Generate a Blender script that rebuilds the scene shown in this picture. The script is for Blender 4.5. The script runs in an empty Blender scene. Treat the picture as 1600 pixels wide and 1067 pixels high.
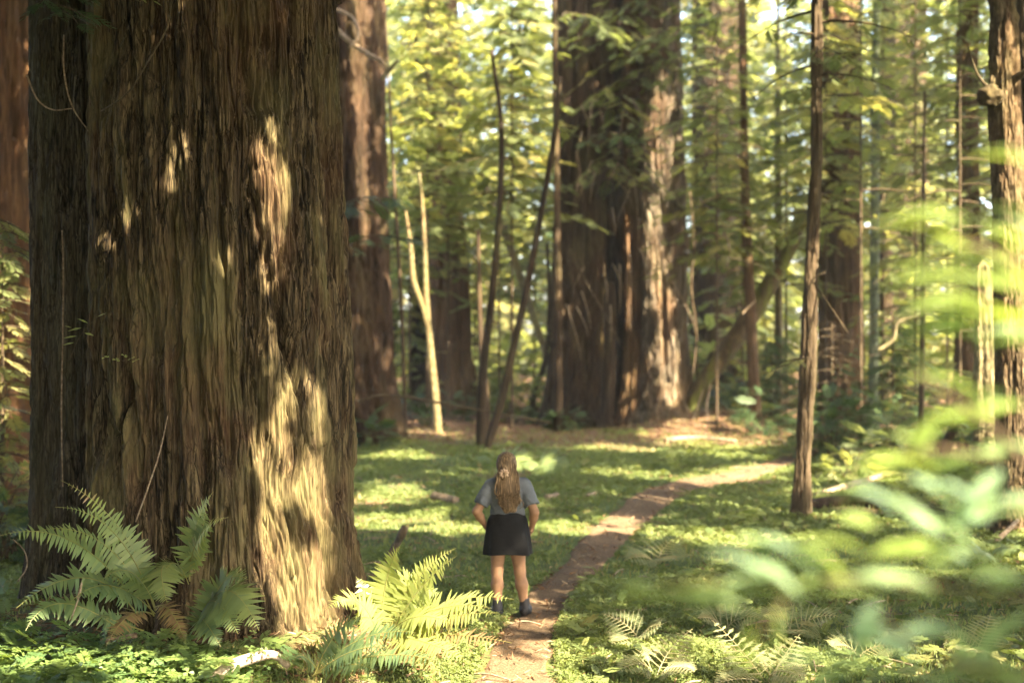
import bpy, math, random
import numpy as np
from math import radians, sin, cos, pi

# ---------------------------------------------------------------- camera, light, exposure
scene = bpy.context.scene
col = scene.collection
H, F, HOR = 2.7, 2222.2, 550.0            # camera height (m), focal length and horizon in photo pixels
cam_d = bpy.data.cameras.new('camera')
cam_d.lens = 50; cam_d.sensor_width = 36; cam_d.sensor_fit = 'HORIZONTAL'
cam_d.shift_y = (HOR - 533.5) / 1600
cam_d.clip_start = 0.05; cam_d.clip_end = 2000
cam_d.dof.use_dof = True; cam_d.dof.focus_distance = 11.7; cam_d.dof.aperture_fstop = 1.05
cam = bpy.data.objects.new('camera', cam_d); col.objects.link(cam)
cam.location = (0, 0, H); cam.rotation_euler = (pi / 2, 0, 0)
scene.camera = cam

SUN_AZ = radians(42)                       # from straight behind the camera towards the right
SUN_EL = radians(41)
S = np.array([sin(SUN_AZ) * cos(SUN_EL), -cos(SUN_AZ) * cos(SUN_EL), sin(SUN_EL)])   # towards the sun
world = bpy.data.worlds.new('World'); scene.world = world; world.use_nodes = True
wn = world.node_tree.nodes; wl = world.node_tree.links
sky = wn.new('ShaderNodeTexSky'); sky.sky_type = 'NISHITA'; sky.sun_disc = False
sky.sun_elevation = SUN_EL; sky.sun_rotation = math.atan2(S[0], S[1])
sky.dust_density = 4.0; sky.ozone_density = 0.4; sky.air_density = 0.8
wn['Background'].inputs['Strength'].default_value = 0.145
wl.new(sky.outputs[0], wn['Background'].inputs['Color'])
sun_d = bpy.data.lights.new('sun', 'SUN'); sun_d.energy = 5.0; sun_d.angle = radians(0.5); sun_d.color = (1.0, 0.86, 0.62)
sun = bpy.data.objects.new('sun', sun_d); col.objects.link(sun)
from mathutils import Vector, Matrix
sun.rotation_euler = Vector(S).to_track_quat('Z', 'Y').to_euler()
vs = scene.view_settings
vs.view_transform = 'Standard'; vs.look = 'None'; vs.exposure = 3.5; vs.gamma = 1
cy = scene.cycles
cy.max_bounces = 6; cy.diffuse_bounces = 4; cy.glossy_bounces = 1; cy.transmission_bounces = 4
cy.sample_clamp_indirect = 20; cy.use_denoising = True

# ---------------------------------------------------------------- noise
def hsh(ix, iy, iz, s):
    h = (ix.astype(np.int64) * 374761393 + iy.astype(np.int64) * 668265263 + iz.astype(np.int64) * 2147483647 + s * 974711) & 0xffffffff
    h = ((h ^ (h >> 13)) * 1274126177) & 0xffffffff
    h = ((h ^ (h >> 16)) * 2246822519) & 0xffffffff
    return ((h ^ (h >> 15)) & 0xffffff).astype(np.float32) / float(0xffffff)
def vn(x, y, z=0.0, s=0):
    """value noise 0..1"""
    x, y, z = np.broadcast_arrays(np.asarray(x, np.float64), np.asarray(y, np.float64), np.asarray(z, np.float64))
    ix, iy, iz = np.floor(x), np.floor(y), np.floor(z)
    fx, fy, fz = x - ix, y - iy, z - iz
    fx, fy, fz = [f * f * (3 - 2 * f) for f in (fx, fy, fz)]
    ix, iy, iz = ix.astype(np.int64), iy.astype(np.int64), iz.astype(np.int64)
    r = 0
    for a in (0, 1):
        wx = fx if a else 1 - fx
        for b in (0, 1):
            wy = fy if b else 1 - fy
            for c in (0, 1):
                wz = fz if c else 1 - fz
                r = r + wx * wy * wz * hsh(ix + a, iy + b, iz + c, s)
    return r
def fbm(x, y, z=0.0, s=0, o=3):
    r, a, t = 0, 1.0, 0
    for k in range(o):
        r = r + a * vn(x * 2 ** k, y * 2 ** k, np.asarray(z) * 2 ** k, s + 17 * k); t += a; a *= .5
    return r / t
def sstep(a, b, x):
    t = np.clip((np.asarray(x, float) - a) / (b - a), 0, 1)
    return t * t * (3 - 2 * t)

# ---------------------------------------------------------------- the lie of the ground
TREE_X, TREE_Y = -2.74, 13.25              # the great redwood
def G0(x, y):
    x = np.asarray(x, float); y = np.asarray(y, float)
    g = .55 * sstep(15, 42, y) + .012 * np.maximum(0, y - 42) * sstep(42, 50, y)
    d = np.hypot((x - TREE_X + .15), (y - TREE_Y) * .9)
    g = g + .30 * sstep(2.9, 1.2, d)
    d2 = np.hypot((x - 5.9) / 2.3, (y - 40.5) / 2.2)
    g = g + .42 * sstep(1.5, .1, d2)                     # mound of litter by the far stems
    g = g + .5 * sstep(3.5, 8, x) * sstep(40, 16, y) * .35
    g = g + .45 * sstep(9, 20, np.abs(x)) * sstep(20, 60, y)
    return g
def G(x, y):
    return G0(x, y) + .16 * (fbm(x * .45, y * .45, 0, 3, 3) - .5) * sstep(9, 14, y) + .03 * (fbm(x * 2.1, y * 2.1, 0, 8, 2) - .5)
def W(px, py, Y):
    return np.array([(px - 800) / F * Y, Y, H + (HOR - py) / F * Y])
def ground_at(px, py):
    Y = 6000 / max(py - HOR, 60)
    for _ in range(25):
        X = (px - 800) / F * Y
        Y = .5 * Y + .5 * (H - float(G(X, Y))) * F / (py - HOR)
    X = (px - 800) / F * Y
    return X, Y, float(G(X, Y))

# ---------------------------------------------------------------- meshes
class Acc:
    def __init__(s): s.V, s.Q, s.T, s.tone, s.n = [], [], [], [], 0
    def add(s, V, Q=None, T=None, tone=.5):
        V = np.asarray(V, float).reshape(-1, 3)
        if Q is not None and len(Q): s.Q.append(np.asarray(Q, np.int64).reshape(-1, 4) + s.n)
        if T is not None and len(T): s.T.append(np.asarray(T, np.int64).reshape(-1, 3) + s.n)
        s.V.append(V); s.tone.append(np.broadcast_to(np.asarray(tone, float), (len(V),))); s.n += len(V)
        return s
def link(name, me, parent=None, loc=(0, 0, 0)):
    o = bpy.data.objects.new(name, me); col.objects.link(o); o.location = loc
    if parent: o.parent = parent
    return o
def build(name, acc, mat, parent=None, origin=None, smooth=False):
    """one mesh object from an Acc in world coordinates"""
    V = np.concatenate(acc.V)
    if origin is None: origin = np.array(parent.location) if parent else np.zeros(3)
    origin = np.asarray(origin, float)
    V = V - origin
    Q = np.concatenate(acc.Q) if acc.Q else np.zeros((0, 4), np.int64)
    T = np.concatenate(acc.T) if acc.T else np.zeros((0, 3), np.int64)
    me = bpy.data.meshes.new(name)
    me.vertices.add(len(V)); me.vertices.foreach_set('co', V.astype(np.float32).ravel())
    L = np.concatenate([Q.ravel(), T.ravel()]).astype(np.int32)
    me.loops.add(len(L)); me.loops.foreach_set('vertex_index', L)
    n = len(Q) + len(T)
    me.polygons.add(n)
    st = np.concatenate([np.arange(len(Q)) * 4, len(Q) * 4 + np.arange(len(T)) * 3]).astype(np.int32)
    me.polygons.foreach_set('loop_start', st)
    me.polygons.foreach_set('use_smooth', np.full(n, smooth, bool))
    at = me.attributes.new('tone', 'FLOAT', 'POINT')
    at.data.foreach_set('value', np.concatenate(acc.tone).astype(np.float32))
    me.update(calc_edges=True); me.validate()
    me.materials.append(mat)
    return link(name, me, parent, (0, 0, 0) if parent else origin)
def thing(name, label, cat, loc, group=None):
    o = bpy.data.objects.new(name, None); col.objects.link(o); o.location = loc
    o.empty_display_size = .2
    return tag(o, label, cat, group)
def tag(o, label=None, cat=None, group=None, kind=None):
    if label: o['label'] = label
    if cat: o['category'] = cat
    if group: o['group'] = group
    if kind: o['kind'] = kind
    return o
def copy_tree(o, loc, rz=0, sc=1.0, label=None, group=None):
    c = o.copy(); col.objects.link(c); c.location = loc; c.rotation_euler = (0, 0, rz); c.scale = (sc, sc, sc)
    if label: c['label'] = label
    if group: c['group'] = group
    for ch in list(o.children):
        d = ch.copy(); col.objects.link(d); d.parent = c
    return c
def resample(P, n):
    P = np.asarray(P, float)
    if len(P) > 2:                          # Catmull-Rom through the points
        A = np.vstack([2 * P[0] - P[1], P, 2 * P[-1] - P[-2]]); out = []
        for i in range(1, len(A) - 2):
            for t in np.linspace(0, 1, 8, endpoint=False):
                p0, p1, p2, p3 = A[i - 1], A[i], A[i + 1], A[i + 2]
                out.append(.5 * (2 * p1 + (p2 - p0) * t + (2 * p0 - 5 * p1 + 4 * p2 - p3) * t * t + (3 * p1 - p0 - 3 * p2 + p3) * t ** 3))
        out.append(P[-1]); P = np.array(out)
    d = np.r_[0, np.cumsum(np.linalg.norm(np.diff(P[:, :3], axis=0), axis=1))]
    t = np.linspace(0, d[-1], n)
    return np.stack([np.interp(t, d, P[:, k]) for k in range(P.shape[1])], 1)
def frames(P):
    T = np.gradient(P, axis=0); T /= np.linalg.norm(T, axis=1, keepdims=True) + 1e-9
    u = np.cross(T[0], [0, 0, 1.0]); u = u if np.linalg.norm(u) > .1 else np.array([1.0, 0, 0])
    U = []
    for t in T:
        u = u - t * np.dot(u, t); u = u / (np.linalg.norm(u) + 1e-9); U.append(u)
    U = np.array(U); return T, U, np.cross(T, U)
def ringfaces(n, k):
    i, j = np.meshgrid(np.arange(n - 1), np.arange(k), indexing='ij'); j2 = (j + 1) % k
    return np.stack([i * k + j, i * k + j2, (i + 1) * k + j2, (i + 1) * k + j], -1).reshape(-1, 4)
def tube(acc, P, r, k=6, n=None, tone=.5, rough=0, seed=0, cap=True):
    """a limb along points P (n,3) with radii r"""
    P = np.asarray(P, float); r = np.broadcast_to(np.asarray(r, float), (len(P),))
    PR = resample(np.c_[P, r], n or max(4, 3 * len(P)))
    P, r = PR[:, :3], PR[:, 3]
    T, U, B = frames(P)
    th = np.arange(k) * 2 * pi / k
    R = r[:, None] * np.ones(k)
    if rough:
        s = np.r_[0, np.cumsum(np.linalg.norm(np.diff(P, axis=0), axis=1))][:, None]
        q = np.cos(th)[None] * r[:, None], np.sin(th)[None] * r[:, None]
        R = R * (1 + rough * (fbm(q[0] * 9 / r.max() * .15 + 3, q[1] * 9 / r.max() * .15, s * .7 / max(r.max(), .02) * .1, seed, 3) - .5) * 2)
    V = P[:, None] + R[..., None] * (np.cos(th)[None, :, None] * U[:, None] + np.sin(th)[None, :, None] * B[:, None])
    V = V.reshape(-1, 3); Q = ringfaces(len(P), k); Tt = []
    if cap:
        V = np.vstack([V, P[0], P[-1]]); a, b = len(P) * k, len(P) * k + 1; e = (len(P) - 1) * k
        for j in range(k):
            Tt += [[a, (j + 1) % k, j], [b, e + j, e + (j + 1) % k]]
    acc.add(V, Q, Tt, tone)
    return P

# ---------------------------------------------------------------- materials
def nmat(name):
    m = bpy.data.materials.new(name); m.use_nodes = True
    nt = m.node_tree; return m, nt.nodes, nt.links, nt.nodes['Principled BSDF']
def mapping(N, L, scale, coord='Object'):
    tc = N.new('ShaderNodeTexCoord'); mp = N.new('ShaderNodeMapping'); mp.inputs['Scale'].default_value = scale
    L.new(tc.outputs[coord], mp.inputs[0]); return mp.outputs[0]
def noise(N, L, vec, scale, detail=4, rough=.6, dist=0):
    n = N.new('ShaderNodeTexNoise'); n.inputs['Scale'].default_value = scale; n.inputs['Detail'].default_value = detail
    n.inputs['Roughness'].default_value = rough; n.inputs['Distortion'].default_value = dist
    L.new(vec, n.inputs['Vector']); return n.outputs['Fac']
def ramp(N, L, fac, stops):
    r = N.new('ShaderNodeValToRGB'); e = r.color_ramp.elements
    while len(e) < len(stops): e.new(.5)
    for k, (p, c) in enumerate(stops): e[k].position = p; e[k].color = (*c, 1) if len(c) == 3 else c
    L.new(fac, r.inputs[0]); return r.outputs[0]
def mix(N, L, fac, a, b, mode='MIX'):
    m = N.new('ShaderNodeMix'); m.data_type = 'RGBA'; m.blend_type = mode
    for sock, v in ((m.inputs[0], fac), (m.inputs[6], a), (m.inputs[7], b)):
        if isinstance(v, (int, float)): sock.default_value = v
        elif isinstance(v, tuple): sock.default_value = (*v, 1)
        else: L.new(v, sock)
    return m.outputs[2]
def bump(N, L, h, strength, dist, nrm=None):
    b = N.new('ShaderNodeBump'); b.inputs['Strength'].default_value = strength; b.inputs['Distance'].default_value = dist
    L.new(h, b.inputs['Height'])
    if nrm: L.new(nrm, b.inputs['Normal'])
    return b.outputs[0]
def bark(name, c=((.045, .026, .013), (.13, .08, .04), (.25, .18, .095)), rust=(.17, .07, .03), lichen=(.17, .15, .06), rust_amt=.5, lich_amt=.5, fx=14., fz=.9, bs=.7, bd=.03, dash=0):
    m, N, L, P = nmat(name)
    v = mapping(N, L, (fx, fx, fz)); v2 = mapping(N, L, (1.1, 1.1, .45)); v3 = mapping(N, L, (fx * 3.5, fx * 3.5, fz * 2.2))
    n1 = noise(N, L, v, 1, 5, .62, .3); n2 = noise(N, L, v3, 1, 4, .65)
    base = ramp(N, L, n1, [(.28, c[0]), (.5, c[1]), (.74, c[2])])
    fine = ramp(N, L, n2, [(.3, (.5, .5, .5)), (.7, (1.25, 1.22, 1.15))])
    base = mix(N, L, .8, base, fine, 'MULTIPLY')
    if dash:                                               # stringy fibres, and thin cracks that part the plates
        n5 = noise(N, L, mapping(N, L, (60, 60, 4.5)), 1, 6, .75, .6)
        base = mix(N, L, .9, base, ramp(N, L, n5, [(.38, (.2, .17, .14)), (.46, (.75, .73, .7)), (.56, (1.1, 1.08, 1.02)), (.7, (1.75, 1.65, 1.45))]), 'MULTIPLY')
        hs = None
        for sc_, wd_, am_ in (((8, 8, .6), .06, .93), ((24, 24, 2.4), .10, .75)):
            vv = N.new('ShaderNodeVectorMath'); vv.operation = 'ADD'; nz = N.new('ShaderNodeTexNoise'); nz.inputs['Scale'].default_value = .9; nz.inputs['Detail'].default_value = 5
            mp_ = mapping(N, L, sc_); L.new(mp_, nz.inputs['Vector']); sc2 = N.new('ShaderNodeVectorMath'); sc2.operation = 'SCALE'; sc2.inputs['Scale'].default_value = 1.6
            L.new(nz.outputs['Color'], sc2.inputs[0]); L.new(mp_, vv.inputs[0]); L.new(sc2.outputs[0], vv.inputs[1])
            vo = N.new('ShaderNodeTexVoronoi'); vo.feature = 'DISTANCE_TO_EDGE'; vo.inputs['Scale'].default_value = 1; L.new(vv.outputs[0], vo.inputs['Vector'])
            cr_ = ramp(N, L, vo.outputs['Distance'], [(0, (1 - am_,) * 3), (wd_, (1, 1, 1))])
            base = mix(N, L, 1.0, base, cr_, 'MULTIPLY'); hs = cr_ if hs is None else mix(N, L, 1.0, hs, cr_, 'MULTIPLY')
        n2 = mix(N, L, .55, n5, hs)
    f1 = ramp(N, L, noise(N, L, v2, 1.3, 4, .6), [(.45, (0, 0, 0)), (.68, (rust_amt,) * 3)])
    base = mix(N, L, f1, base, mix(N, L, .55, rust, fine, 'MULTIPLY'))
    v4 = mapping(N, L, (.9, .9, .3)); f2 = ramp(N, L, noise(N, L, v4, 1.7, 6, .65), [(.48, (0, 0, 0)), (.66, (lich_amt,) * 3)])
    base = mix(N, L, f2, base, mix(N, L, .6, lichen, fine, 'MULTIPLY'))
    L.new(base, P.inputs['Base Color']); P.inputs['Roughness'].default_value = .92; P.inputs['Specular IOR Level'].default_value = .15
    L.new(bump(N, L, n2, bs * .7, bd * .4, bump(N, L, n1, bs, bd)), P.inputs['Normal'])
    return m
def leaf(name, c0, c1, trans=1.5, fac=.45, rough=.5, spec=.3, c2=None):
    """leaf blades: colour runs from c0 to c1 with the leaf's own tone"""
    m, N, L, P = nmat(name)
    a = N.new('ShaderNodeAttribute'); a.attribute_name = 'tone'
    stops = [(0, c0), (.75, c1)] + ([(1, c2)] if c2 else [])
    colr = ramp(N, L, a.outputs['Fac'], stops)
    L.new(colr, P.inputs['Base Color']); P.inputs['Roughness'].default_value = rough; P.inputs['Specular IOR Level'].default_value = spec
    t = N.new('ShaderNodeBsdfTranslucent')
    L.new(mix(N, L, 1.0, colr, (1.2 * trans, 1.15 * trans, .62 * trans), 'MULTIPLY'), t.inputs['Color'])
    mx = N.new('ShaderNodeMixShader'); mx.inputs[0].default_value = fac
    L.new(P.outputs[0], mx.inputs[1]); L.new(t.outputs[0], mx.inputs[2])
    L.new(mx.outputs[0], N['Material Output'].inputs['Surface'])
    return m
def plain(name, c, rough=.85, var=.25, scale=30., spec=.2, bs=0.):
    m, N, L, P = nmat(name)
    n = noise(N, L, mapping(N, L, (1, 1, 1)), scale, 4)
    b = ramp(N, L, n, [(.3, tuple(x * (1 - var) for x in c)), (.7, tuple(x * (1 + var) for x in c))])
    L.new(b, P.inputs['Base Color']); P.inputs['Roughness'].default_value = rough; P.inputs['Specular IOR Level'].default_value = spec
    if bs: L.new(bump(N, L, n, bs, .01), P.inputs['Normal'])
    return m
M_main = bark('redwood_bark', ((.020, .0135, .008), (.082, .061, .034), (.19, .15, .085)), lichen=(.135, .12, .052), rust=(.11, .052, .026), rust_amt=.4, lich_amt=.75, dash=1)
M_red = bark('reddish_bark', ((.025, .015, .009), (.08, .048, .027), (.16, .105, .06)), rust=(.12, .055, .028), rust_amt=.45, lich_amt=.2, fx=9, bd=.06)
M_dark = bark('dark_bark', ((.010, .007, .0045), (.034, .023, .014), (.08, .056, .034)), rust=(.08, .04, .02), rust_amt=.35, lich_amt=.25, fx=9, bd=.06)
M_grey = bark('grey_weathered_wood', ((.02, .015, .011), (.085, .068, .048), (.19, .16, .12)), rust_amt=.4, lich_amt=.2, fx=10, bd=.05)
M_thin = bark('thin_trunk_bark', ((.02, .014, .008), (.065, .046, .028), (.13, .098, .06)), rust=(.08, .045, .025), lichen=(.09, .085, .04), rust_amt=.3, lich_amt=.4, fx=26, fz=3, bd=.015)
M_pale = bark('pale_stem_bark', ((.05, .04, .022), (.14, .118, .062), (.25, .215, .125)), rust_amt=.4, lich_amt=.5, lichen=(.3, .32, .14), fx=12, fz=6, bd=.008)
M_moss = bark('mossy_bark', ((.03, .022, .012), (.08, .055, .03), (.14, .1, .05)), rust_amt=.2, lich_amt=1.0, lichen=(.13, .15, .03), fx=12, fz=3, bd=.03)
M_wood = bark('dead_wood', ((.10, .07, .045), (.24, .18, .12), (.42, .35, .26)), rust_amt=.3, lich_amt=.15, fx=20, fz=20, bd=.008)
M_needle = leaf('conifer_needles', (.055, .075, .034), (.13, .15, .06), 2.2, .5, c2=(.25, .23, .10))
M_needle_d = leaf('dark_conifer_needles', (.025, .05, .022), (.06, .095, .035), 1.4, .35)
M_maple = leaf('broad_yellow_leaves', (.11, .135, .05), (.20, .21, .08), 2.0, .5, c2=(.25, .23, .11))
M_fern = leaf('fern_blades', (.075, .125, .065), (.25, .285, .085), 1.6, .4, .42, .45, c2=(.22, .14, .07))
M_bracken = leaf('bracken_blades', (.15, .20, .10), (.28, .30, .14), 1.2, .4, .6, .25, c2=(.42, .34, .2))
M_cover = leaf('ground_leaves', (.085, .12, .04), (.17, .20, .06), 1.5, .35, .6, .25, c2=(.24, .19, .08))
M_sorrel = leaf('undergrowth_leaves', (.07, .13, .05), (.15, .21, .06), 1.5, .4, .45, .4)
M_front = leaf('shrub_leaves', (.20, .30, .21), (.21, .28, .07), 1.6, .55, .6, .3)  # mint end of the tone is sky sheen painted into the leaf colour
M_litter = leaf('litter_bits', (.10, .05, .025), (.24, .14, .075), .8, .15, .9, .1, c2=(.36, .26, .16))
# ---------------------------------------------------------------- ground and path
def axis(parts):
    a = []
    for lo, hi, st in parts: a += list(np.arange(lo, hi, st))
    return np.array(a + [parts[-1][1]])
gx = axis([(-900, -100, 80), (-100, -30, 7), (-30, -10, .8), (-10, 12, .14), (12, 30, .8), (30, 100, 7), (100, 900, 80)])
gy = axis([(-600, -40, 80), (-40, 4, 3), (4, 9, .6), (9, 34, .14), (34, 50, .3), (50, 120, 2.5), (120, 1200, 90)])
XX, YY = np.meshgrid(gx, gy, indexing='ij')
ZZ = G(XX, YY)
nx, ny = XX.shape
i, j = np.meshgrid(np.arange(nx - 1), np.arange(ny - 1), indexing='ij')
gq = np.stack([i * ny + j, (i + 1) * ny + j, (i + 1) * ny + j + 1, i * ny + j + 1], -1).reshape(-1, 4)
m, N, L, P = nmat('forest_floor')
v = mapping(N, L, (1, 1, 1))
a = noise(N, L, v, .55, 5, .6, .4); b = noise(N, L, v, 7, 5, .7); c = noise(N, L, v, 45, 4, .7)
green = ramp(N, L, b, [(.3, (.05, .068, .022)), (.55, (.09, .115, .036)), (.75, (.14, .145, .05))])
brown = ramp(N, L, c, [(.3, (.06, .033, .018)), (.55, (.13, .075, .042)), (.72, (.22, .14, .085))])
fa = ramp(N, L, a, [(.50, (0, 0, 0)), (.62, (.8, .8, .8))])
sep = N.new('ShaderNodeSeparateXYZ'); tc = N.new('ShaderNodeTexCoord'); L.new(tc.outputs['Object'], sep.inputs[0])
mr = N.new('ShaderNodeMapRange'); mr.inputs['From Min'].default_value = 31.5; mr.inputs['From Max'].default_value = 36.5
ad = N.new('ShaderNodeMath'); ad.operation = 'MULTIPLY_ADD'; ad.inputs[1].default_value = 7; L.new(a, ad.inputs[0]); L.new(sep.outputs[1], ad.inputs[2])
sb = N.new('ShaderNodeMath'); sb.operation = 'SUBTRACT'; sb.inputs[1].default_value = 3.5; L.new(ad.outputs[0], sb.inputs[0])
L.new(sb.outputs[0], mr.inputs[0])
gb = mix(N, L, mr.outputs[0], mix(N, L, fa, green, brown), brown)
L.new(gb, P.inputs['Base Color']); P.inputs['Roughness'].default_value = .95; P.inputs['Specular IOR Level'].default_value = .1
L.new(bump(N, L, c, .6, .02, bump(N, L, b, .6, .06)), P.inputs['Normal'])
M_floor = m
tag(build('ground', Acc().add(np.stack([XX, YY, ZZ], -1).reshape(-1, 3), gq), M_floor, smooth=True), kind='structure')

EL = [(700, 1120), (735, 1067), (765, 1012), (800, 965), (838, 915), (888, 865), (935, 815), (975, 782), (1015, 762), (1080, 746), (1150, 734), (1200, 722), (1240, 708)]
ER = [(885, 1120), (872, 1067), (866, 1012), (874, 970), (905, 920), (957, 872), (1000, 830), (1030, 805), (1052, 785), (1090, 768), (1160, 752), (1215, 735), (1262, 716)]
gl = np.array([ground_at(*p)[:2] for p in EL]); gr = np.array([ground_at(*p)[:2] for p in ER])
gl = np.vstack([[-.25, -3], [-.3, 3], [-.35, 7.5], gl, gl[-1] + [1.5, 1.0], gl[-1] + [6, 2.5], gl[-1] + [14, 3]])
gr = np.vstack([[.6, -3], [.5, 3], [.4, 7.5], gr, gr[-1] + [1.5, .9], gr[-1] + [6, 1.9], gr[-1] + [14, 2.2]])
NP = 260
cl = resample(np.c_[gl, gr], NP) if False else np.c_[resample(np.c_[gl, np.zeros(len(gl))], NP)[:, :2], resample(np.c_[gr, np.zeros(len(gr))], NP)[:, :2]]
t = np.linspace(0, 1, 13)
PX = cl[:, 0:1] * (1 - t) + cl[:, 2:3] * t; PY = cl[:, 1:2] * (1 - t) + cl[:, 3:4] * t
wob = (fbm(PX * 3, PY * 3, 0, 5, 2) - .5) * .18
PX = PX + wob * np.abs(2 * t - 1) ** 2
PZ = G(PX, PY) + .022 - .03 * (1 - (2 * t - 1) ** 2) + .02 * (fbm(PX * 6, PY * 6, 0, 9, 2) - .5)
PZ[:, [0, -1]] -= .06
PZ = np.maximum(PZ, G(PX, PY) + np.where(np.abs(2 * t - 1) > .99, -.05, .006))
i, j = np.meshgrid(np.arange(NP - 1), np.arange(12), indexing='ij')
pq = np.stack([i * 13 + j, i * 13 + j + 1, (i + 1) * 13 + j + 1, (i + 1) * 13 + j], -1).reshape(-1, 4)
m, N, L, P = nmat('trodden_earth')
v = mapping(N, L, (1, 1, 1))
a = noise(N, L, v, 1.6, 4); b = noise(N, L, v, 55, 4, .75); c = noise(N, L, v, 14, 3)
d1 = ramp(N, L, b, [(.3, (.06, .040, .024)), (.5, (.13, .089, .053)), (.68, (.24, .172, .107))])
L.new(mix(N, L, .5, d1, ramp(N, L, a, [(.3, (.65, .6, .55)), (.7, (1.2, 1.15, 1.1))]), 'MULTIPLY'), P.inputs['Base Color'])
P.inputs['Roughness'].default_value = .95; P.inputs['Specular IOR Level'].default_value = .1
L.new(bump(N, L, b, .7, .012, bump(N, L, c, .5, .03)), P.inputs['Normal'])
tag(build('path', Acc().add(np.stack([PX, PY, PZ], -1).reshape(-1, 3), pq), m, smooth=True), kind='structure')
poly = np.vstack([cl[:, :2], cl[::-1, 2:]])
def on_path(x, y):
    ins = np.zeros(len(x), bool)
    for k in range(len(poly)):
        (x1, y1), (x2, y2) = poly[k - 1], poly[k]
        c = (y1 > y) != (y2 > y)
        if y1 != y2: ins ^= c & (x < (x2 - x1) * (y - y1) / (y2 - y1) + x1)
    return ins

# ---------------------------------------------------------------- foliage templates
def kite(L_, w, fold=.15):
    """one leaflet along +x: a kite folded a little along its midrib"""
    return np.array([[0, 0, 0], [.4 * L_, w / 2, -fold * w], [L_, 0, -.08 * L_], [.4 * L_, -w / 2, -fold * w]])
def spray_template(pairs, wl=.24, ang=52, seed=0, lw=.35):
    """flat spray 1 m long along +x made of kite leaflets on both sides"""
    r = np.random.default_rng(seed); V, Q = [], []
    for k in range(pairs):
        t = (k + .6) / pairs
        ln = wl * (sin(pi * (t * .82 + .14)) ** .8) * 1.5 * r.uniform(.8, 1.15)
        for sd in (-1, 1):
            a = radians(ang * r.uniform(.85, 1.12) * (1 - .35 * t)) * sd
            K = kite(ln, ln * lw); ca, sa = cos(a), sin(a)
            R = np.array([[ca, -sa, 0], [sa, ca, 0], [0, 0, 1]])
            z = r.uniform(-.03, .03)
            V.append(K @ R.T + [t * .95 + r.uniform(-.02, .02), 0, -.12 * t * t + z]); Q.append(np.arange(4) + 4 * (len(V) - 1))
    V.append(kite(wl * .8, wl * .25) + [.93, 0, -.1]); Q.append(np.arange(4) + 4 * (len(V) - 1))
    return np.vstack(V), np.array(Q)
SPRAY_FAR = spray_template(8, .30, 52, 1, .42)
SPRAY_MID = spray_template(14, .26, 55, 2, .26)
SPRAY_NEAR = spray_template(22, .20, 58, 3, .2)
def leaf_cluster(n, seed):
    """broad leaves round a short twig, 1 m long"""
    r = np.random.default_rng(seed); V, Q = [], []
    for k in range(n):
        a = r.uniform(-1.4, 1.4); ln = r.uniform(.2, .36)
        K = kite(ln, ln * .8, .1); K[1, 0] = K[3, 0] = ln * .5
        tl = r.uniform(-.5, .3); Ry = np.array([[cos(tl), 0, sin(tl)], [0, 1, 0], [-sin(tl), 0, cos(tl)]])
        R = np.array([[cos(a), -sin(a), 0], [sin(a), cos(a), 0], [0, 0, 1]])
        V.append(K @ Ry.T @ R.T + [r.uniform(.1, .9), r.uniform(-.22, .22), r.uniform(-.15, .12)]); Q.append(np.arange(4) + 4 * k)
    return np.vstack(V), np.array(Q)
BROAD = leaf_cluster(22, 4)
def stamp(acc, tmpl, pos, head, pitch, roll, scale, tone):
    """many copies of a template turned by heading, pitch and roll"""
    V, Q = tmpl; n = len(pos)
    if n == 0: return
    head, pitch, roll, scale, tone = [np.broadcast_to(np.asarray(q, float), (n,)) for q in (head, pitch, roll, scale, tone)]
    ch, sh, cp, sp, cr, sr = np.cos(head), np.sin(head), np.cos(pitch), np.sin(pitch), np.cos(roll), np.sin(roll)
    X = np.stack([ch * cp, sh * cp, sp], -1); Y0 = np.stack([-sh, ch, 0 * ch], -1); Z0 = np.cross(X, Y0)
    Y = Y0 * cr[:, None] + Z0 * sr[:, None]; Z = np.cross(X, Y)
    R = np.stack([X, Y, Z], 1) * scale[:, None, None]
    VV = np.einsum('vk,nkj->nvj', V, R) + np.asarray(pos)[:, None]
    QQ = Q[None] + (np.arange(n) * len(V))[:, None, None]
    acc.add(VV.reshape(-1, 3), QQ.reshape(-1, 4), None, np.repeat(tone, len(V)))
def bough(wood, crown, base, heading, length, rng, tmpl, spray=.6, droop=.25, step=.22, rise=.1, tone=(.2, .8), rad=None, k=4):
    """a limb with flat sprays to both sides"""
    n = 7; t = np.linspace(0, 1, n)
    hd = heading + .25 * rng.uniform(-1, 1) * t
    seg = length / (n - 1)
    dz = (rise - (rise + droop) * t * 1.4) * seg
    P = np.zeros((n, 3)); P[0] = base
    for q in range(1, n): P[q] = P[q - 1] + [cos(hd[q]) * seg, sin(hd[q]) * seg, dz[q]]
    r0 = rad or .008 + .011 * length
    if wood is not None: tube(wood, P, np.linspace(r0, .004, n), k, n, cap=False)
    m = max(3, int(length * .88 / step)); u = np.linspace(.15, 1, m)
    pos = np.stack([np.interp(u, t, P[:, q]) for q in range(3)], 1)
    sd = np.where(np.arange(m) % 2, 1, -1); sd[-1] = 0
    head = heading + sd * rng.uniform(.55, 1.15, m) + rng.uniform(-.2, .2, m)
    sc = spray * (1.15 - .55 * u) * rng.uniform(.75, 1.2, m)
    stamp(crown, tmpl, pos, head, rng.uniform(-.45, .05, m) - droop * .4, rng.normal(0, .22, m), sc, rng.uniform(*tone) + rng.uniform(-.12, .12, m))
    return P
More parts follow.
